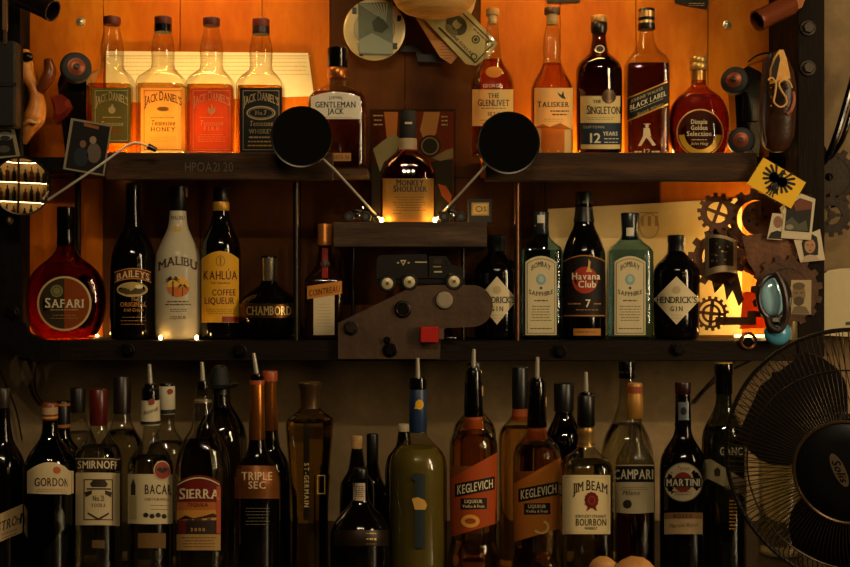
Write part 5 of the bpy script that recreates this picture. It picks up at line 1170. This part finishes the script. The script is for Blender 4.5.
PY = -0.045
def arcpts(cx, cy, r, a0, a1, n): return [(cx + r * math.cos(math.radians(a0 + (a1 - a0) * i / n)), cy + r * math.sin(math.radians(a0 + (a1 - a0) * i / n))) for i in range(n + 1)]
shape = [(338, 359), (338, 323), (408, 289), (416, 286)] + [(430, 285), (455, 285)] + arcpts(472, 306, 21, -95, 90, 14) + [(446, 328), (441, 332), (440, 359)]
plate = empty('bracket_plate', P(400, 359, PY), 'brown steel plate with rounded arm and bolts on the lower shelf edge', 'steel plate')
G().prism(outline(shape, PY), PY, PY + 0.009).done('plate', RAWPLATE, plate)
bolt(403, 309, PY - 0.001, 6.5, DB, plate); bolt(351, 328, PY - 0.001, 5.5, solid('2c211a', 0.5, 0.6), plate); bolt(390, 350, PY - 0.001, 5.5, DB, plate); bolt(387, 340, PY - 0.001, 2.6, DB, plate)
washer(403, 309, PY - 0.004, 7.6, 2.4, solid('4a4038', 0.35, 0.8), plate)
c = P(444.5, 300, PY)
m = G().rev(c + Vector((0, 0.001, 0)), c + Vector((0, -0.008, 0)), [(0, 0.0155), (0.7, 0.0155), (0.85, 0.0145), (0.86, 0.0125), (1, 0.012)], 32); m.done('medal_boss', solid('b5a68c', 0.4, 0.6), plate, smooth=True)
rb = empty('red_switch', P(430, 342, PY), 'bright red square switch block with steel stub on the plate', 'switch')
k = scale(PY); G().box(xs(420.5, PY), xs(438.5, PY), PY - 0.022, PY - 0.0005, zs(342, PY), zs(326.5, PY), 0.0015).done('block', solid('b0170f', 0.4), rb); G().box(xs(438.5, PY), xs(444, PY), PY - 0.015, PY - 0.0005, zs(339, PY), zs(328, PY), 0.001).done('stub', solid('5a3a34', 0.5), rb)
cl = P(451, 338, PY); tag(G().rev(cl + Vector((-0.009, 0, 0)), cl + Vector((0.009, 0, 0)), [(0, 0.001), (0.2, 0.0028), (0.8, 0.0028), (1, 0.001)], 14).done('steel_pin', STEEL, None, smooth=True), 'short polished steel pin beside the red switch block', 'pin')

# toy truck
TY = -0.03
tk = empty('toy_truck', P(418, 290, TY), 'black six wheeled toy truck with emblem parked on the steel plate', 'toy truck')
TB = solid('17130e', 0.35); y0, y1 = TY - 0.012, TY + 0.03
G().prism(outline([(376, 279), (377, 258), (380, 255), (427, 254), (428, 278)], y0), y0, y1).done('cargo_body', TB, tk)
G().prism(outline([(429, 278), (429, 256), (446, 256), (452, 265), (462, 267), (463, 279)], y0), y0, y1).done('cab', TB, tk)
G().box(xs(374, y0), xs(465, y0), y0 + 0.003, y1 - 0.003, zs(284, y0), zs(278.5, y0), 0.001).done('chassis', BLACK, tk)
G().prism(outline([(433, 264), (434, 258.5), (442, 258.5), (442, 264)], y0), y0 - 0.001, y0 + 0.001).done('cab_window', solid('3a332a', 0.1), tk); G().prism(outline([(445, 265), (446, 259.5), (449, 265.5), (451, 266)], y0), y0 - 0.001, y0 + 0.001).done('quarter_window', solid('2a251e', 0.1), tk)
for px, py, r in ((387.5, 283.5, 8.6), (409.5, 282, 8.6), (454, 281.5, 9)):
    cw = P(px, py, y0 - 0.002); k = scale(y0)
    w = G().rev(cw + Vector((0, 0.012, 0)), cw + Vector((0, -0.004, 0)), [(0, r * k * 0.9), (0.2, r * k), (0.8, r * k), (1, r * k * 0.85)], 26).done('wheel', TYRE, tk, smooth=True)
    G().rev(cw + Vector((0, -0.003, 0)), cw + Vector((0, -0.0065, 0)), [(0, 5.8 * k), (0.6, 5.6 * k), (0.7, 4.4 * k), (1, 3.2 * k)], 22).done('hub', solid('c2b48c', 0.4, 0.3), w, smooth=True)
    G().rev(cw + Vector((0, -0.006, 0)), cw + Vector((0, -0.0075, 0)), [(0, 2 * k), (1, 1.4 * k)], 12).done('hub_cap', solid('6a5f48', 0.4, 0.4), w)
pr = Print(lambda px, py, e: P(px, py, y0 - e)); pr.cur = 'emblem'; W = paper('b5a684', 0)
pr.poly(W, [(400, 260), (406.5, 260), (403.3, 266)], 0, 'emblem'); pr.poly(solid('17130e'), [(402, 261.4), (404.6, 261.4), (403.3, 263.8)], 1); pr.rect(W, 397, 262, 399, 263.6, 1, 'emblem'); pr.rect(W, 407.6, 262, 409.6, 263.6, 1, 'emblem'); pr.cur = 'stripe'; pr.rect(W, 415, 261.5, 427, 262.8, 0, 'stripe'); pr.cur = 'door_print'; pr.rect(paper('8a7a58', 0), 433, 266, 441, 267.4, 0, 'stripe'); pr.rect(W, 434, 271, 442, 272.6, 1, 'stripe'); pr.build(tk)

# ------------------------------------------------------------------ rusty gears and pictures on the right
def gear(label, cx, cy, ro, rr, ri, nt, y, th=0.004, spokes=0, mat=RUST, hub=0, holes=(), solid_disc=False, rings=(), a0=0.0, name='gear_wheel'):
    pts = []
    for i in range(nt):
        for f, r in ((0.0, rr), (0.22, rr), (0.3, ro), (0.7, ro), (0.78, rr)):
            a = a0 + 2 * math.pi * (i + f) / nt; pts.append((cx + r * math.cos(a), cy + r * math.sin(a)))
    e = empty(name, P(cx, cy + ro, y), label, 'gear', 'rusty gear wheels')
    hl = [] if solid_disc else [circ(cx, cy, ri, 32)[::-1]]
    hl += [circ(hx, hy, hr, 14)[::-1] for hx, hy, hr in holes]
    G().prism(outline(pts, y), y, y + th, [outline(h, y) for h in hl]).done('toothed_rim', mat, e)
    for i in range(spokes):
        a = a0 + math.pi * i / spokes * 2; w = max(1.6, ri * 0.13)
        dx, dy = math.cos(a), math.sin(a)
        G().prism(outline([(cx + dx * (ri + 0.8) + dy * w, cy + dy * (ri + 0.8) - dx * w), (cx + dx * (ri + 0.8) - dy * w, cy + dy * (ri + 0.8) + dx * w), (cx - dy * w, cy + dx * w), (cx + dy * w, cy - dx * w)], y), y, y + th).done('spoke', mat, e)
    if hub: G().prism(outline(circ(cx, cy, hub, 24), y), y - 0.001, y + th + 0.001).done('hub', mat, e)
    for r1, r0 in rings: G().prism(outline(circ(cx, cy, r1, 32), y), y, y + th, [outline(circ(cx, cy, r0, 32)[::-1], y)]).done('inner_ring', mat, e)
    return e
YG = 0.03
gear('four spoked rusty gear with light shining between its spokes', 717.5, 212.5, 20, 16.5, 10.5, 14, YG, spokes=4, hub=2.6, a0=0.35)
gear('large rusty gear with a drilled solid disc beside the spoked one', 756, 219, 31, 26, 19, 12, YG + 0.012, a0=0.2, rings=())
d = empty('drilled_disc', P(759, 235, YG + 0.008), 'round rusty plate with five dark holes inside the large gear', 'steel disc')
G().prism(outline(circ(759.5, 218, 17.5, 36), YG + 0.008), YG + 0.008, YG + 0.011).done('plate', RUST, d)
for hx, hy in ((753, 210), (763, 209.5), (749, 221), (757, 224.5), (766, 217)): G().prism(outline(circ(hx, hy, 1.7, 12), YG + 0.007), YG + 0.0072, YG + 0.009).done('hole_plug', MATBLACK, d)  # black discs painted as the dark seen in drilled holes
gear('rusty gear half hidden behind the curled instant photo', 717, 258, 29, 23.5, 15, 11, YG + 0.004, a0=0.1)
gear('small rusty gear of concentric rings in front of the bright light', 711.5, 313.5, 17.5, 14.8, 12.5, 16, YG - 0.01, spokes=4, hub=2.6, rings=((9.5, 7.2),), a0=0.1)
gear('big rusty gear behind the stuck photos with broad teeth', 787, 291, 36, 31.5, 22, 15, -0.040, mat=mottled('dark_rust', '38220f', '5c3a20', 14, 0.65, 0.3), th=0.003, a0=0.05, rings=((22.5, 6),))
GW = mottled('old_iron', '241b13', '3c2e22', 12, 0.65, 0.3, metal=0.3)
gear('dark iron gear with shallow dish on the wall beside the post', 829, 177, 31, 26, 21, 16, 0.12, mat=GW, rings=((21.5, 4),), th=0.008)
gear('dark iron gear ring on the wall below the dished gear', 832, 215, 22, 18, 9.5, 14, 0.112, mat=GW, spokes=3, hub=4)
# connecting plates of the gear panel
def plate_thing(label, pts, y, mat, th=0.004, holes=(), name='steel_plate'):
    return tag(G().prism(outline(pts, y), y, y + th, [outline(circ(a, b_, r, 14)[::-1], y) for a, b_, r in holes]).done(name, mat), label, 'steel plate')
plate_thing('rusty link plate joining the spoked gear and the gear behind the photo', [(712, 229), (726, 226), (742, 232), (752, 244), (748, 262), (738, 270), (726, 262), (716, 244)], YG + 0.018, RUST, holes=((727, 238, 2), (737, 248, 2)))
plate_thing('stepped rusty strip running from the ringed gear to the goggles', [(716, 322), (716, 317), (748, 317), (748, 311), (776, 311), (776, 317), (756, 317), (756, 325), (716, 325)], YG - 0.004, RUST)
plate_thing('jagged rusty blade plate above the ringed gear', [(704, 262), (737, 270), (744, 300), (739, 306), (733, 290), (727, 300), (724, 283), (715, 293), (712, 280), (703, 280)], YG + 0.022, RAWPLATE)
plate_thing('broad rusty back plate behind the eagle card', [(742, 236), (770, 232), (797, 240), (797, 262), (776, 286), (760, 280), (748, 262)], -0.0345, RUST, 0.003)
plate_thing('translucent orange plate glowing beside the goggles', [(744, 292), (766, 290), (772, 328), (740, 329)], 0.06, paper('e07a24', 0.6, 'c8641c'))
cp = P(838, 332, 0.10)
pn = empty('cream_panel', cp, 'smooth cream rounded plastic panel behind the broad toothed gear', 'panel')
G().prism(outline([(817, 335), (820, 300), (822, 276), (828, 270.5), (840, 268.5), (872, 268), (872, 338)], 0.10), 0.10, 0.15).done('shell', solid('b3a274', 0.5), pn); G().prism(outline([(846, 322), (872, 320), (872, 324), (846, 325)], 0.099), 0.0985, 0.101).done('slot', BLACK, pn)

# eagle card
YC = -0.052
o, p = card('eagle_card', 'bright yellow card with black eagle on the right hand post', 'card', [(763.5, 157.5), (806, 182.5), (791, 208.5), (747, 184)], YC, paper('f0bc14', 0, 'e0aa10'), 0.004)
p.rot = (math.radians(30), 777, 182); K = paper('15100a', 0)
p.poly(K, [(775, 172), (779, 172), (780, 178), (779.5, 188), (777, 193), (774.5, 188), (774, 178)]); p.ell(K, 777.5, 170.5, 2.4, 2.6); p.poly(K, [(779, 169.5), (782.5, 171), (779, 172)])
for sx in (-1, 1):
    for i in range(7):
        a = math.radians(-62 + i * 24); x0, y0_ = 777 + sx * 2.6, 178.5; L = 14.5 - 0.5 * abs(i - 2)
        ex, ey = x0 + sx * L * math.cos(a), y0_ + L * math.sin(a) * 0.95; nx, ny = -math.sin(a) * 1.7, math.cos(a) * 1.7
        p.poly(K, [(x0, y0_ - 1), (ex - sx * nx * 0.8, ey - ny * 0.8), (ex + sx * math.cos(a), ey + math.sin(a)), (ex + sx * nx * 0.8, ey + ny * 0.8), (x0, y0_ + 2)])
    p.ell(K, 777 + sx * 4.6, 179.5, 5, 5.4)
    p.poly(K, [(777 + sx * 1, 187), (777 + sx * 6, 190), (777 + sx * 7.5, 193.5), (777 + sx * 5, 192.6), (777 + sx * 3, 194), (777 + sx * 1, 190)])
for d_ in (-3.6, 0, 3.6): p.poly(K, [(776.4 + d_ * 0.3, 190), (777.6 + d_ * 0.3, 190), (778 + d_, 197.5), (776 + d_, 197.5)])
p.rot = None; p.build(o)

o, p = photo('instant_photo', 'instant photo with dark crowded picture stuck beneath the eagle card', [(785, 206), (801, 193.5), (815.5, 199), (811, 240), (781, 238)], -0.0465, 0, None, None)
p.poly(paper('160f0a', 0), [(786.5, 208), (800, 198), (812.5, 202), (809.5, 232.5), (784.5, 230.5)], 1, 'picture'); p.poly(paper('6a3418', 0), [(793, 203.5), (801, 198.5), (812, 202.5), (811.4, 209), (796, 211)], 2, 'picture'); p.poly(paper('4a4a38', 0), [(785.5, 222), (792, 217), (799, 224), (806, 220), (808, 231), (785, 230)], 2, 'picture'); p.ell(paper('8a8064', 0), 789.5, 227, 4, 2.6, 3, 'picture'); p.build(o)
SK = paper('a87a52', 0); HR = paper('17100b', 0)
o, p = photo('portrait_photo', 'small portrait photo of a bald person in dark jacket', [(772.5, 213), (784, 214), (782, 240), (767, 239)], -0.0450, 0, None, None)
p.ell(paper('8a6446', 0), 778, 222, 4.6, 6, 1, 'face'); p.poly(paper('1a1410', 0), [(768, 238.4), (771, 232.5), (777, 230.5), (783, 232), (782, 239.2)], 1, 'jacket'); p.ell(paper('5a3c28', 0), 776.5, 221, 0.8, 0.5, 2, 'eye'); p.ell(paper('5a3c28', 0), 780, 221, 0.8, 0.5, 2, 'eye'); p.build(o)
o, p = photo('portrait_photo', 'portrait photo of a long haired person in pale top', [(794, 240), (820, 229), (825, 260), (800.5, 262.5)], -0.0432, 0, None, None)
p.poly(HR, [(801.5, 243), (805, 236.5), (812, 234), (817, 237), (818.5, 246), (818, 255), (804, 257)], 1, 'hair'); p.ell(SK, 810, 246, 5.4, 7.2, 2, 'face'); p.poly(paper('b09a78', 0), [(802, 262), (805, 256), (810, 254.5), (816, 255.4), (820, 260)], 2, 'top'); p.poly(HR, [(804.5, 242), (806, 238), (812, 236.5), (816, 240), (811, 239.6)], 3, 'fringe')
for dx in (-2.2, 2.2): p.ell(HR, 810 + dx, 245, 1.0, 0.55, 3, 'eye')
p.ell(paper('7a3a2a', 0), 810.2, 250.3, 1.7, 0.6, 3, 'mouth'); p.rect(paper('8a603e', 0), 809.8, 245.5, 810.5, 248.2, 3, 'nose'); p.build(o)
o, p = photo('portrait_photo', 'faded portrait photo of a bearded person on the broad toothed gear', [(791, 280), (811.5, 280), (811, 314.5), (791, 314)], -0.0415, 0, None, None, bm='a8946a')
p.ell(paper('7a6242', 0), 799, 294, 6.6, 10, 1, 'face'); p.ell(paper('4a3824', 0), 799, 301, 5.2, 4.6, 2, 'beard'); p.ell(paper('5a4630', 0), 799, 286, 6, 3.6, 2, 'hair'); p.poly(paper('6a583c', 0), [(791.4, 313.6), (794, 307), (799, 305.5), (806, 307), (810, 313.8)], 1, 'shirt')
for dx in (-2.6, 2.6): p.ell(HR, 799 + dx, 293, 1.1, 0.55, 3, 'eye')
p.build(o)
# curled instant photo
cp = empty('curled_photo', P(722, 278, 0.0), 'curled instant photo of a dark street standing out from the gears', 'photo')
def curl(px, py, e):
    u = (px - 705) / 32.0; return P(px, py + 3.5 * (u - 0.5) ** 2 * 4 - 3.5 , 0.0 + 0.03 * (2 * u - 1) ** 2 - e)
g = G(); n = 14
top = [curl(705 + 32 * i / n, 236 + 5 * i / n, 0) for i in range(n + 1)]; bot = [curl(705 + 32 * i / n, 277 - 3 * i / n, 0) for i in range(n + 1)]
off = Vector((0, 0.0012, 0))
g.loft([[a, b_, b_ + off, a + off] for a, b_ in zip(top, bot)]); g.done('photo_sheet', paper('b8a27c', 0.2), cp, smooth=True)
pr = Print(curl); pr.cur = 'picture'; pr.grid(paper('14100b', 0, '2c2216'), 709, 733.5, lambda x: 239 + 0.16 * (x - 705), lambda x: 270.5 - 0.09 * (x - 705), 0, 'picture', 14, 2)
for i in range(12): pr.ell(paper(('8a6a34', 'b09050', '5a4a30')[i % 3], 0), random.uniform(712, 731), random.uniform(246, 266), random.uniform(0.6, 1.8), random.uniform(0.5, 1.4), 1, 'street_light')
pr.build(cp)
o, p = photo('curled_photo', 'round cornered orange photo tucked behind the link plate', [(738, 262), (752, 252), (761, 258), (762, 268), (754, 276), (745, 272)], 0.036, 0, None, None, bm='b89468')
p.poly(paper('9a4a20', 0), [(741, 262), (752, 255), (759, 260), (759, 267), (753, 272.5), (746, 269)], 1, 'picture'); p.poly(paper('3a1c0e', 0), [(744, 264), (750, 258), (755, 262), (752, 270), (747, 268)], 2, 'picture'); p.build(o)

# goggles
YO = -0.062
gg = empty('goggles', P(776, 345, YO), 'blue mirrored riding goggles hanging by dark strap from the gears', 'goggles')
k = scale(YO); LENS = solid('a5d4e2', 0.15, 0.15)
c = P(773, 297, YO); G().ball(c + Vector((0, 0.004, 0)), 13.5 * k, 0.014, 20 * k, 26, 14).done('lens', LENS, gg, smooth=True)
def ellring(cx, cy, rx, ry, a0, a1, n=28): return [P(cx + rx * math.cos(a0 + (a1 - a0) * i / n), cy + ry * math.sin(a0 + (a1 - a0) * i / n), YO) for i in range(n + 1)]
G().tube(ellring(774, 297.5, 15.5, 22, 0, 2 * math.pi), 0.0045, 10).done('lens_frame', solid('1c1310', 0.3), gg, smooth=True)
c = P(777.5, 333, YO + 0.004); G().ball(c, 13.5 * k, 0.013, 12.5 * k, 26, 14).done('lens', solid('4e9ab8', 0.25, 0.1), gg, smooth=True)
G().tube(bez([P(776, 273, YO - 0.016), P(783, 287, YO - 0.022), P(786, 305, YO - 0.022), P(785, 320, YO - 0.018), P(779, 330, YO - 0.016), P(770, 326, YO - 0.014), P(767, 317, YO - 0.012)], 6), 0.0062, 10).done('strap', solid('2c1a18', 0.35), gg, smooth=True)
G().box(xs(770, YO), xs(779, YO), YO - 0.016, YO - 0.008, zs(322, YO), zs(317, YO), 0.001).done('strap_buckle', STEEL, gg)

# cables
tag(G().tube(bez([P(858, 60, 0.11), P(848, 96, 0.10), P(838, 130, 0.10), P(828, 156, 0.11), P(818, 166, 0.13)], 8), 0.0065, 10).done('cable', GLOSSBLACK, None, smooth=True), 'thick black cable running down the wall beside the post', 'cable')
tag(G().tube(bez([P(866, 70, 0.12), P(852, 110, 0.105), P(842, 140, 0.11), P(828, 160, 0.125)], 8), 0.005, 10).done('cable', GLOSSBLACK, None, smooth=True), 'second black cable beside the thick one on the wall', 'cable')
tag(G().tube(bez([P(-4, 362, 0.14), P(6, 385, 0.15), P(16, 410, 0.16), P(22, 440, 0.162)], 8), 0.0016, 8).done('thin_cable', BLACK, None, smooth=True), 'thin black cable on the plaster beneath the rounded frame corner', 'cable')
tag(G().tube(bez([P(40, 361, 0.14), P(35, 372, 0.155), P(36, 392, 0.163), P(44, 404, 0.163)], 8), 0.0016, 8).done('thin_cable', BLACK, None, smooth=True), 'thin looped black cable above the green gin bottle', 'cable')
tag(G().tube(bez([P(752, 360, 0.14), P(728, 372, 0.155), P(708, 388, 0.163), P(694, 404, 0.163)], 8), 0.0022, 8).done('thin_cable', solid('2a2118', 0.6), None, smooth=True), 'slanting cable on the plaster behind the vermouth bottles', 'cable')

# two lemons heaped in a dark bowl in front of the bourbon
YBW = -0.56; k = scale(YBW)
bx_ = P(621, 0, YBW).x; zr = zs(572, YBW)
bw = empty('fruit_bowl', (bx_, YBW, 0.0), 'dark bowl holding two lemons in front of the bourbon', 'bowl')
prof = [(16, 0.0005), (17, 0.004), (26, zr * 0.4), (37, zr * 0.85), (40, zr), (38.6, zr), (35, zr * 0.85), (24, zr * 0.45), (8, zr * 0.3)]
G().loft([[(bx_ + r * k * math.cos(2 * math.pi * j / 36), YBW + r * k * math.sin(2 * math.pi * j / 36), z) for j in range(36)] for r, z in prof]).done('bowl_shell', solid('17100a', 0.35), bw, smooth=True)
G().loft([[(bx_ + r * k * math.cos(2 * math.pi * j / 36), YBW + r * k * math.sin(2 * math.pi * j / 36), z) for j in range(36)] for r, z in [(15, 0.0003), (17.5, 0.0003), (17.5, 0.003), (15, 0.003)]], False, False).done('foot_ring', BLACK, bw, smooth=True)
LEM = mottled('lemon_peel', 'a87038', 'd09a54', 30, 0.5, 0.3, dist=0.002)
for px, w, label in ((602, 13.5, 'small tan yellow lemon in the dark bowl'), (634, 22, 'larger tan yellow lemon lying beside the small one in the bowl')):
    c = P(px, 556 + w * 0.72, YBW - 0.005); L = w * k
    le = empty('lemon', c + Vector((0, 0, -w * 0.72 * k)), label, 'lemon', 'lemons in the bowl')
    G().rev(c + Vector((-L, 0, -0.004)), c + Vector((L, 0, 0.004)), [(0, 0.001), (0.03, 0.12 * L), (0.1, 0.34 * L), (0.25, 0.58 * L), (0.5, 0.72 * L), (0.75, 0.58 * L), (0.88, 0.36 * L), (0.94, 0.18 * L), (1, 0.05 * L)], 24).done('peel', LEM, le, smooth=True)
    G().cyl(c + Vector((-L * 1.02, 0, -0.004)), c + Vector((-L * 0.96, 0, -0.0038)), 0.0018, seg=8).done('stem_end', solid('4a3a1c', 0.7), le)

# ------------------------------------------------------------------ table fan
YFN = -0.60
fan = empty('table_fan', (P(875, 0, YFN).x, YFN + 0.09, 0.0), 'black table fan with wire grille standing before the lower bottles', 'fan')
C0 = P(857, 460, YFN); sF = scale(YFN); R = 131 * sF
ax = Vector((-0.48, -0.87, -0.07)).normalized()           # the way the fan faces
u = Vector((0, 0, 1)).cross(ax).normalized(); v = ax.cross(u).normalized()
def fp(r, a, d): return C0 + (u * math.cos(a) + v * math.sin(a)) * r + ax * d
WIRE = solid('4a3c2c', 0.35, 0.7)
def circle(r, d, t, name, mat, parent, n=72):
    return G().tube([fp(r, 2 * math.pi * i / n, d) for i in range(n + 1)], t, 8).done(name, mat, parent, smooth=True)
HUBR, HD = 49 * sF, 0.082
def grille(sign, name, nw, twist):
    g = G()
    for i in range(nw):
        a = 2 * math.pi * i / nw; pts = []
        for j in range(9):
            t = j / 8; r = HUBR * 0.98 + (R - HUBR * 0.98) * t
            d = sign * HD * (1 - t ** 3.2) + (0.0 if t < 1 else 0)
            pts.append(fp(r, a + twist * t * t, d))
        g.tube(pts, 0.0007, 5)
    o = g.done(name, WIRE, fan, smooth=True); o['kind'] = 'stuff'; return o
front = grille(1, 'front_grille', 130, 0.12)
back = grille(-1, 'rear_grille', 90, -0.12)
circle(R, 0.0, 0.0032, 'grille_ring', solid('1e1812', 0.4), fan); circle(R * 0.74, HD * (1 - ((0.74 * R - HUBR) / (R - HUBR)) ** 3.2) + 0.001, 0.0012, 'support_ring', WIRE, fan)
circle(HUBR * 1.0, HD, 0.0024, 'hub_ring', solid('6a5236', 0.35, 0.6), fan)
G().rev(C0 + ax * (HD - 0.006), C0 + ax * (HD + 0.006), [(0, HUBR * 0.98), (0.5, HUBR * 0.97), (0.8, HUBR * 0.9), (1, HUBR * 0.6)], 48).done('badge_disc', solid('0a0807', 0.45), fan, smooth=True)
hb = fan.children[-1]
leaf = [fp(math.hypot(x_, y_) * sF, math.atan2(y_, x_), HD + 0.0068) for x_, y_ in [(-6 - 6.8 * math.cos(t) + 5.4 * math.sin(t), 3 + 15.5 * math.cos(t) + 2.4 * math.sin(t)) for t in [2 * math.pi * i / 24 for i in range(24)]]]
g = G(); cc = sum(leaf, Vector()) / len(leaf); g.v = [cc] + leaf; g.f = [(0, 1 + (i + 1) % 24, 1 + i) for i in range(24)]
g.done('badge', paper('6a5840', 0), hb)
bp = Print(lambda px, py, e: fp(math.hypot(px, py) * sF, math.atan2(-py, px), HD + 0.0068 + e)); bp.cur = 'badge_lettering'; bp.rot = (math.radians(66), -6, -3); bp.text(INK, 'Solis', -6, 0, 7, 22, italic=0.35); bp.build(hb)
for i in range(3):
    a = 2 * math.pi * i / 3 + 0.4; rings = []
    for j in range(8):
        t = j / 7; r = HUBR * 0.6 + (R * 0.9 - HUBR * 0.6) * t; w = 0.35 + 0.42 * math.sin(math.pi * (0.15 + 0.75 * t)); tw = 0.022 * (1 - 0.4 * t)
        rings.append([fp(r, a - w, -tw), fp(r, a, 0.003), fp(r, a + w, tw), fp(r, a + w, tw - 0.0025), fp(r, a, 0.0005), fp(r, a - w, -tw - 0.0025)])
    G().loft(rings).done('blade', solid('15110d', 0.3), fan, smooth=True, angle=60)
G().rev(C0 + ax * -0.03, C0 + ax * 0.03, [(0, HUBR * 0.7), (0.7, HUBR * 0.7), (1, HUBR * 0.45)], 32).done('blade_hub', BLACK, fan, smooth=True)
G().rev(C0 + ax * -0.16, C0 + ax * -0.05, [(0, 0.03), (0.15, 0.048), (0.8, 0.055), (1, 0.05)], 32).done('motor_housing', BLACK, fan, smooth=True)
mb_ = C0 + ax * -0.10
G().tube([mb_ + Vector((0, 0, -0.03)), Vector((mb_.x, mb_.y + 0.01, 0.10)), Vector((mb_.x, mb_.y + 0.01, 0.02))], 0.018, 16).done('stand', BLACK, fan, smooth=True)
G().rev(Vector((mb_.x, mb_.y, 0.0005)), Vector((mb_.x, mb_.y, 0.03)), [(0, 0.12), (0.4, 0.12), (0.8, 0.09), (1, 0.03)], 40).done('base', BLACK, fan, smooth=True)

# ------------------------------------------------------------------ lit display cabinet across the room, seen in the round mirror
cab_c = Vector((1.62, -2.35, 0.62)); yaw = math.atan2(-0.11 - (-2.35), -0.715 - 1.62)
fx = Vector((math.cos(yaw), math.sin(yaw), 0)); sx_ = Vector((-fx.y, fx.x, 0))
def cabbox(g, s0, s1, d0, d1, z0, z1):
    vs = [cab_c + sx_ * a + fx * d_ + Vector((0, 0, z)) for a in (s0, s1) for d_ in (d0, d1) for z in (z0, z1)]
    return g.add(vs, [(0, 1, 3, 2), (4, 6, 7, 5), (0, 4, 5, 1), (2, 3, 7, 6), (0, 2, 6, 4), (1, 5, 7, 3)])
cab = empty('display_cabinet', cab_c + Vector((0, 0, -1.52)), 'warm lit display cabinet across the room reflected in the round mirror', 'cabinet')
CW = mottled('cabinet_wood', '3a2412', '5a3a1e', 8, 0.5, 0.1); CB = solid('e0c08a', 0.6)
cabbox(G(), -0.5, 0.5, -0.17, -0.15, -1.52, 0.62).done('back_panel', CB, cab)
for a in (-0.52, -0.02, 0.48): cabbox(G(), a, a + 0.04, -0.15, 0.0, -1.52, 0.62).done('upright', CW, cab)
zsh = [-0.5, -0.18, 0.14, 0.46]
for z in zsh + [0.6]: cabbox(G(), -0.48, 0.48, -0.149, -0.01, z - 0.02, z).done('cabinet_shelf', CW, cab)
for z in zsh[1:] + [0.6]: cabbox(G(), -0.46, 0.46, -0.03, -0.02, z - 0.027, z - 0.0205).done('cabinet_light', emit('cabinet_light', (1.0, 0.66, 0.26), 16), cab)
bt = None
for zi, z in enumerate(zsh[:3]):
    for j in range(8):
        a = (-0.425 + 0.105 * j) if j < 4 else (0.075 + 0.108 * (j - 4)); h = 0.20 + 0.05 * ((j * 7 + zi * 3) % 3) / 2
        base = cab_c + sx_ * a + fx * -0.085 + Vector((0, 0, z + 0.0006))
        t = empty('cabinet_bottle', base, ('dark brown', 'amber', 'dark green')[(j + zi) % 3] + ' spirit bottle on the ' + ('lowest', 'middle', 'highest')[zi] + ' lit shelf of the display cabinet', 'bottle', 'bottles in the display cabinet')
        G().rev(base, base + Vector((0, 0, h)), [(0, 0.034), (0.6, 0.035), (0.72, 0.024), (0.8, 0.013), (0.93, 0.012)], 18).done('glass', solid(('1a0c06', '5a2a0c', '20240f')[(j + zi) % 3], 0.1), t, smooth=True)
        G().cyl(base + Vector((0, 0, h * 0.93)), base + Vector((0, 0, h)), 0.014, seg=14).done('cap', BLACK, t, smooth=True)
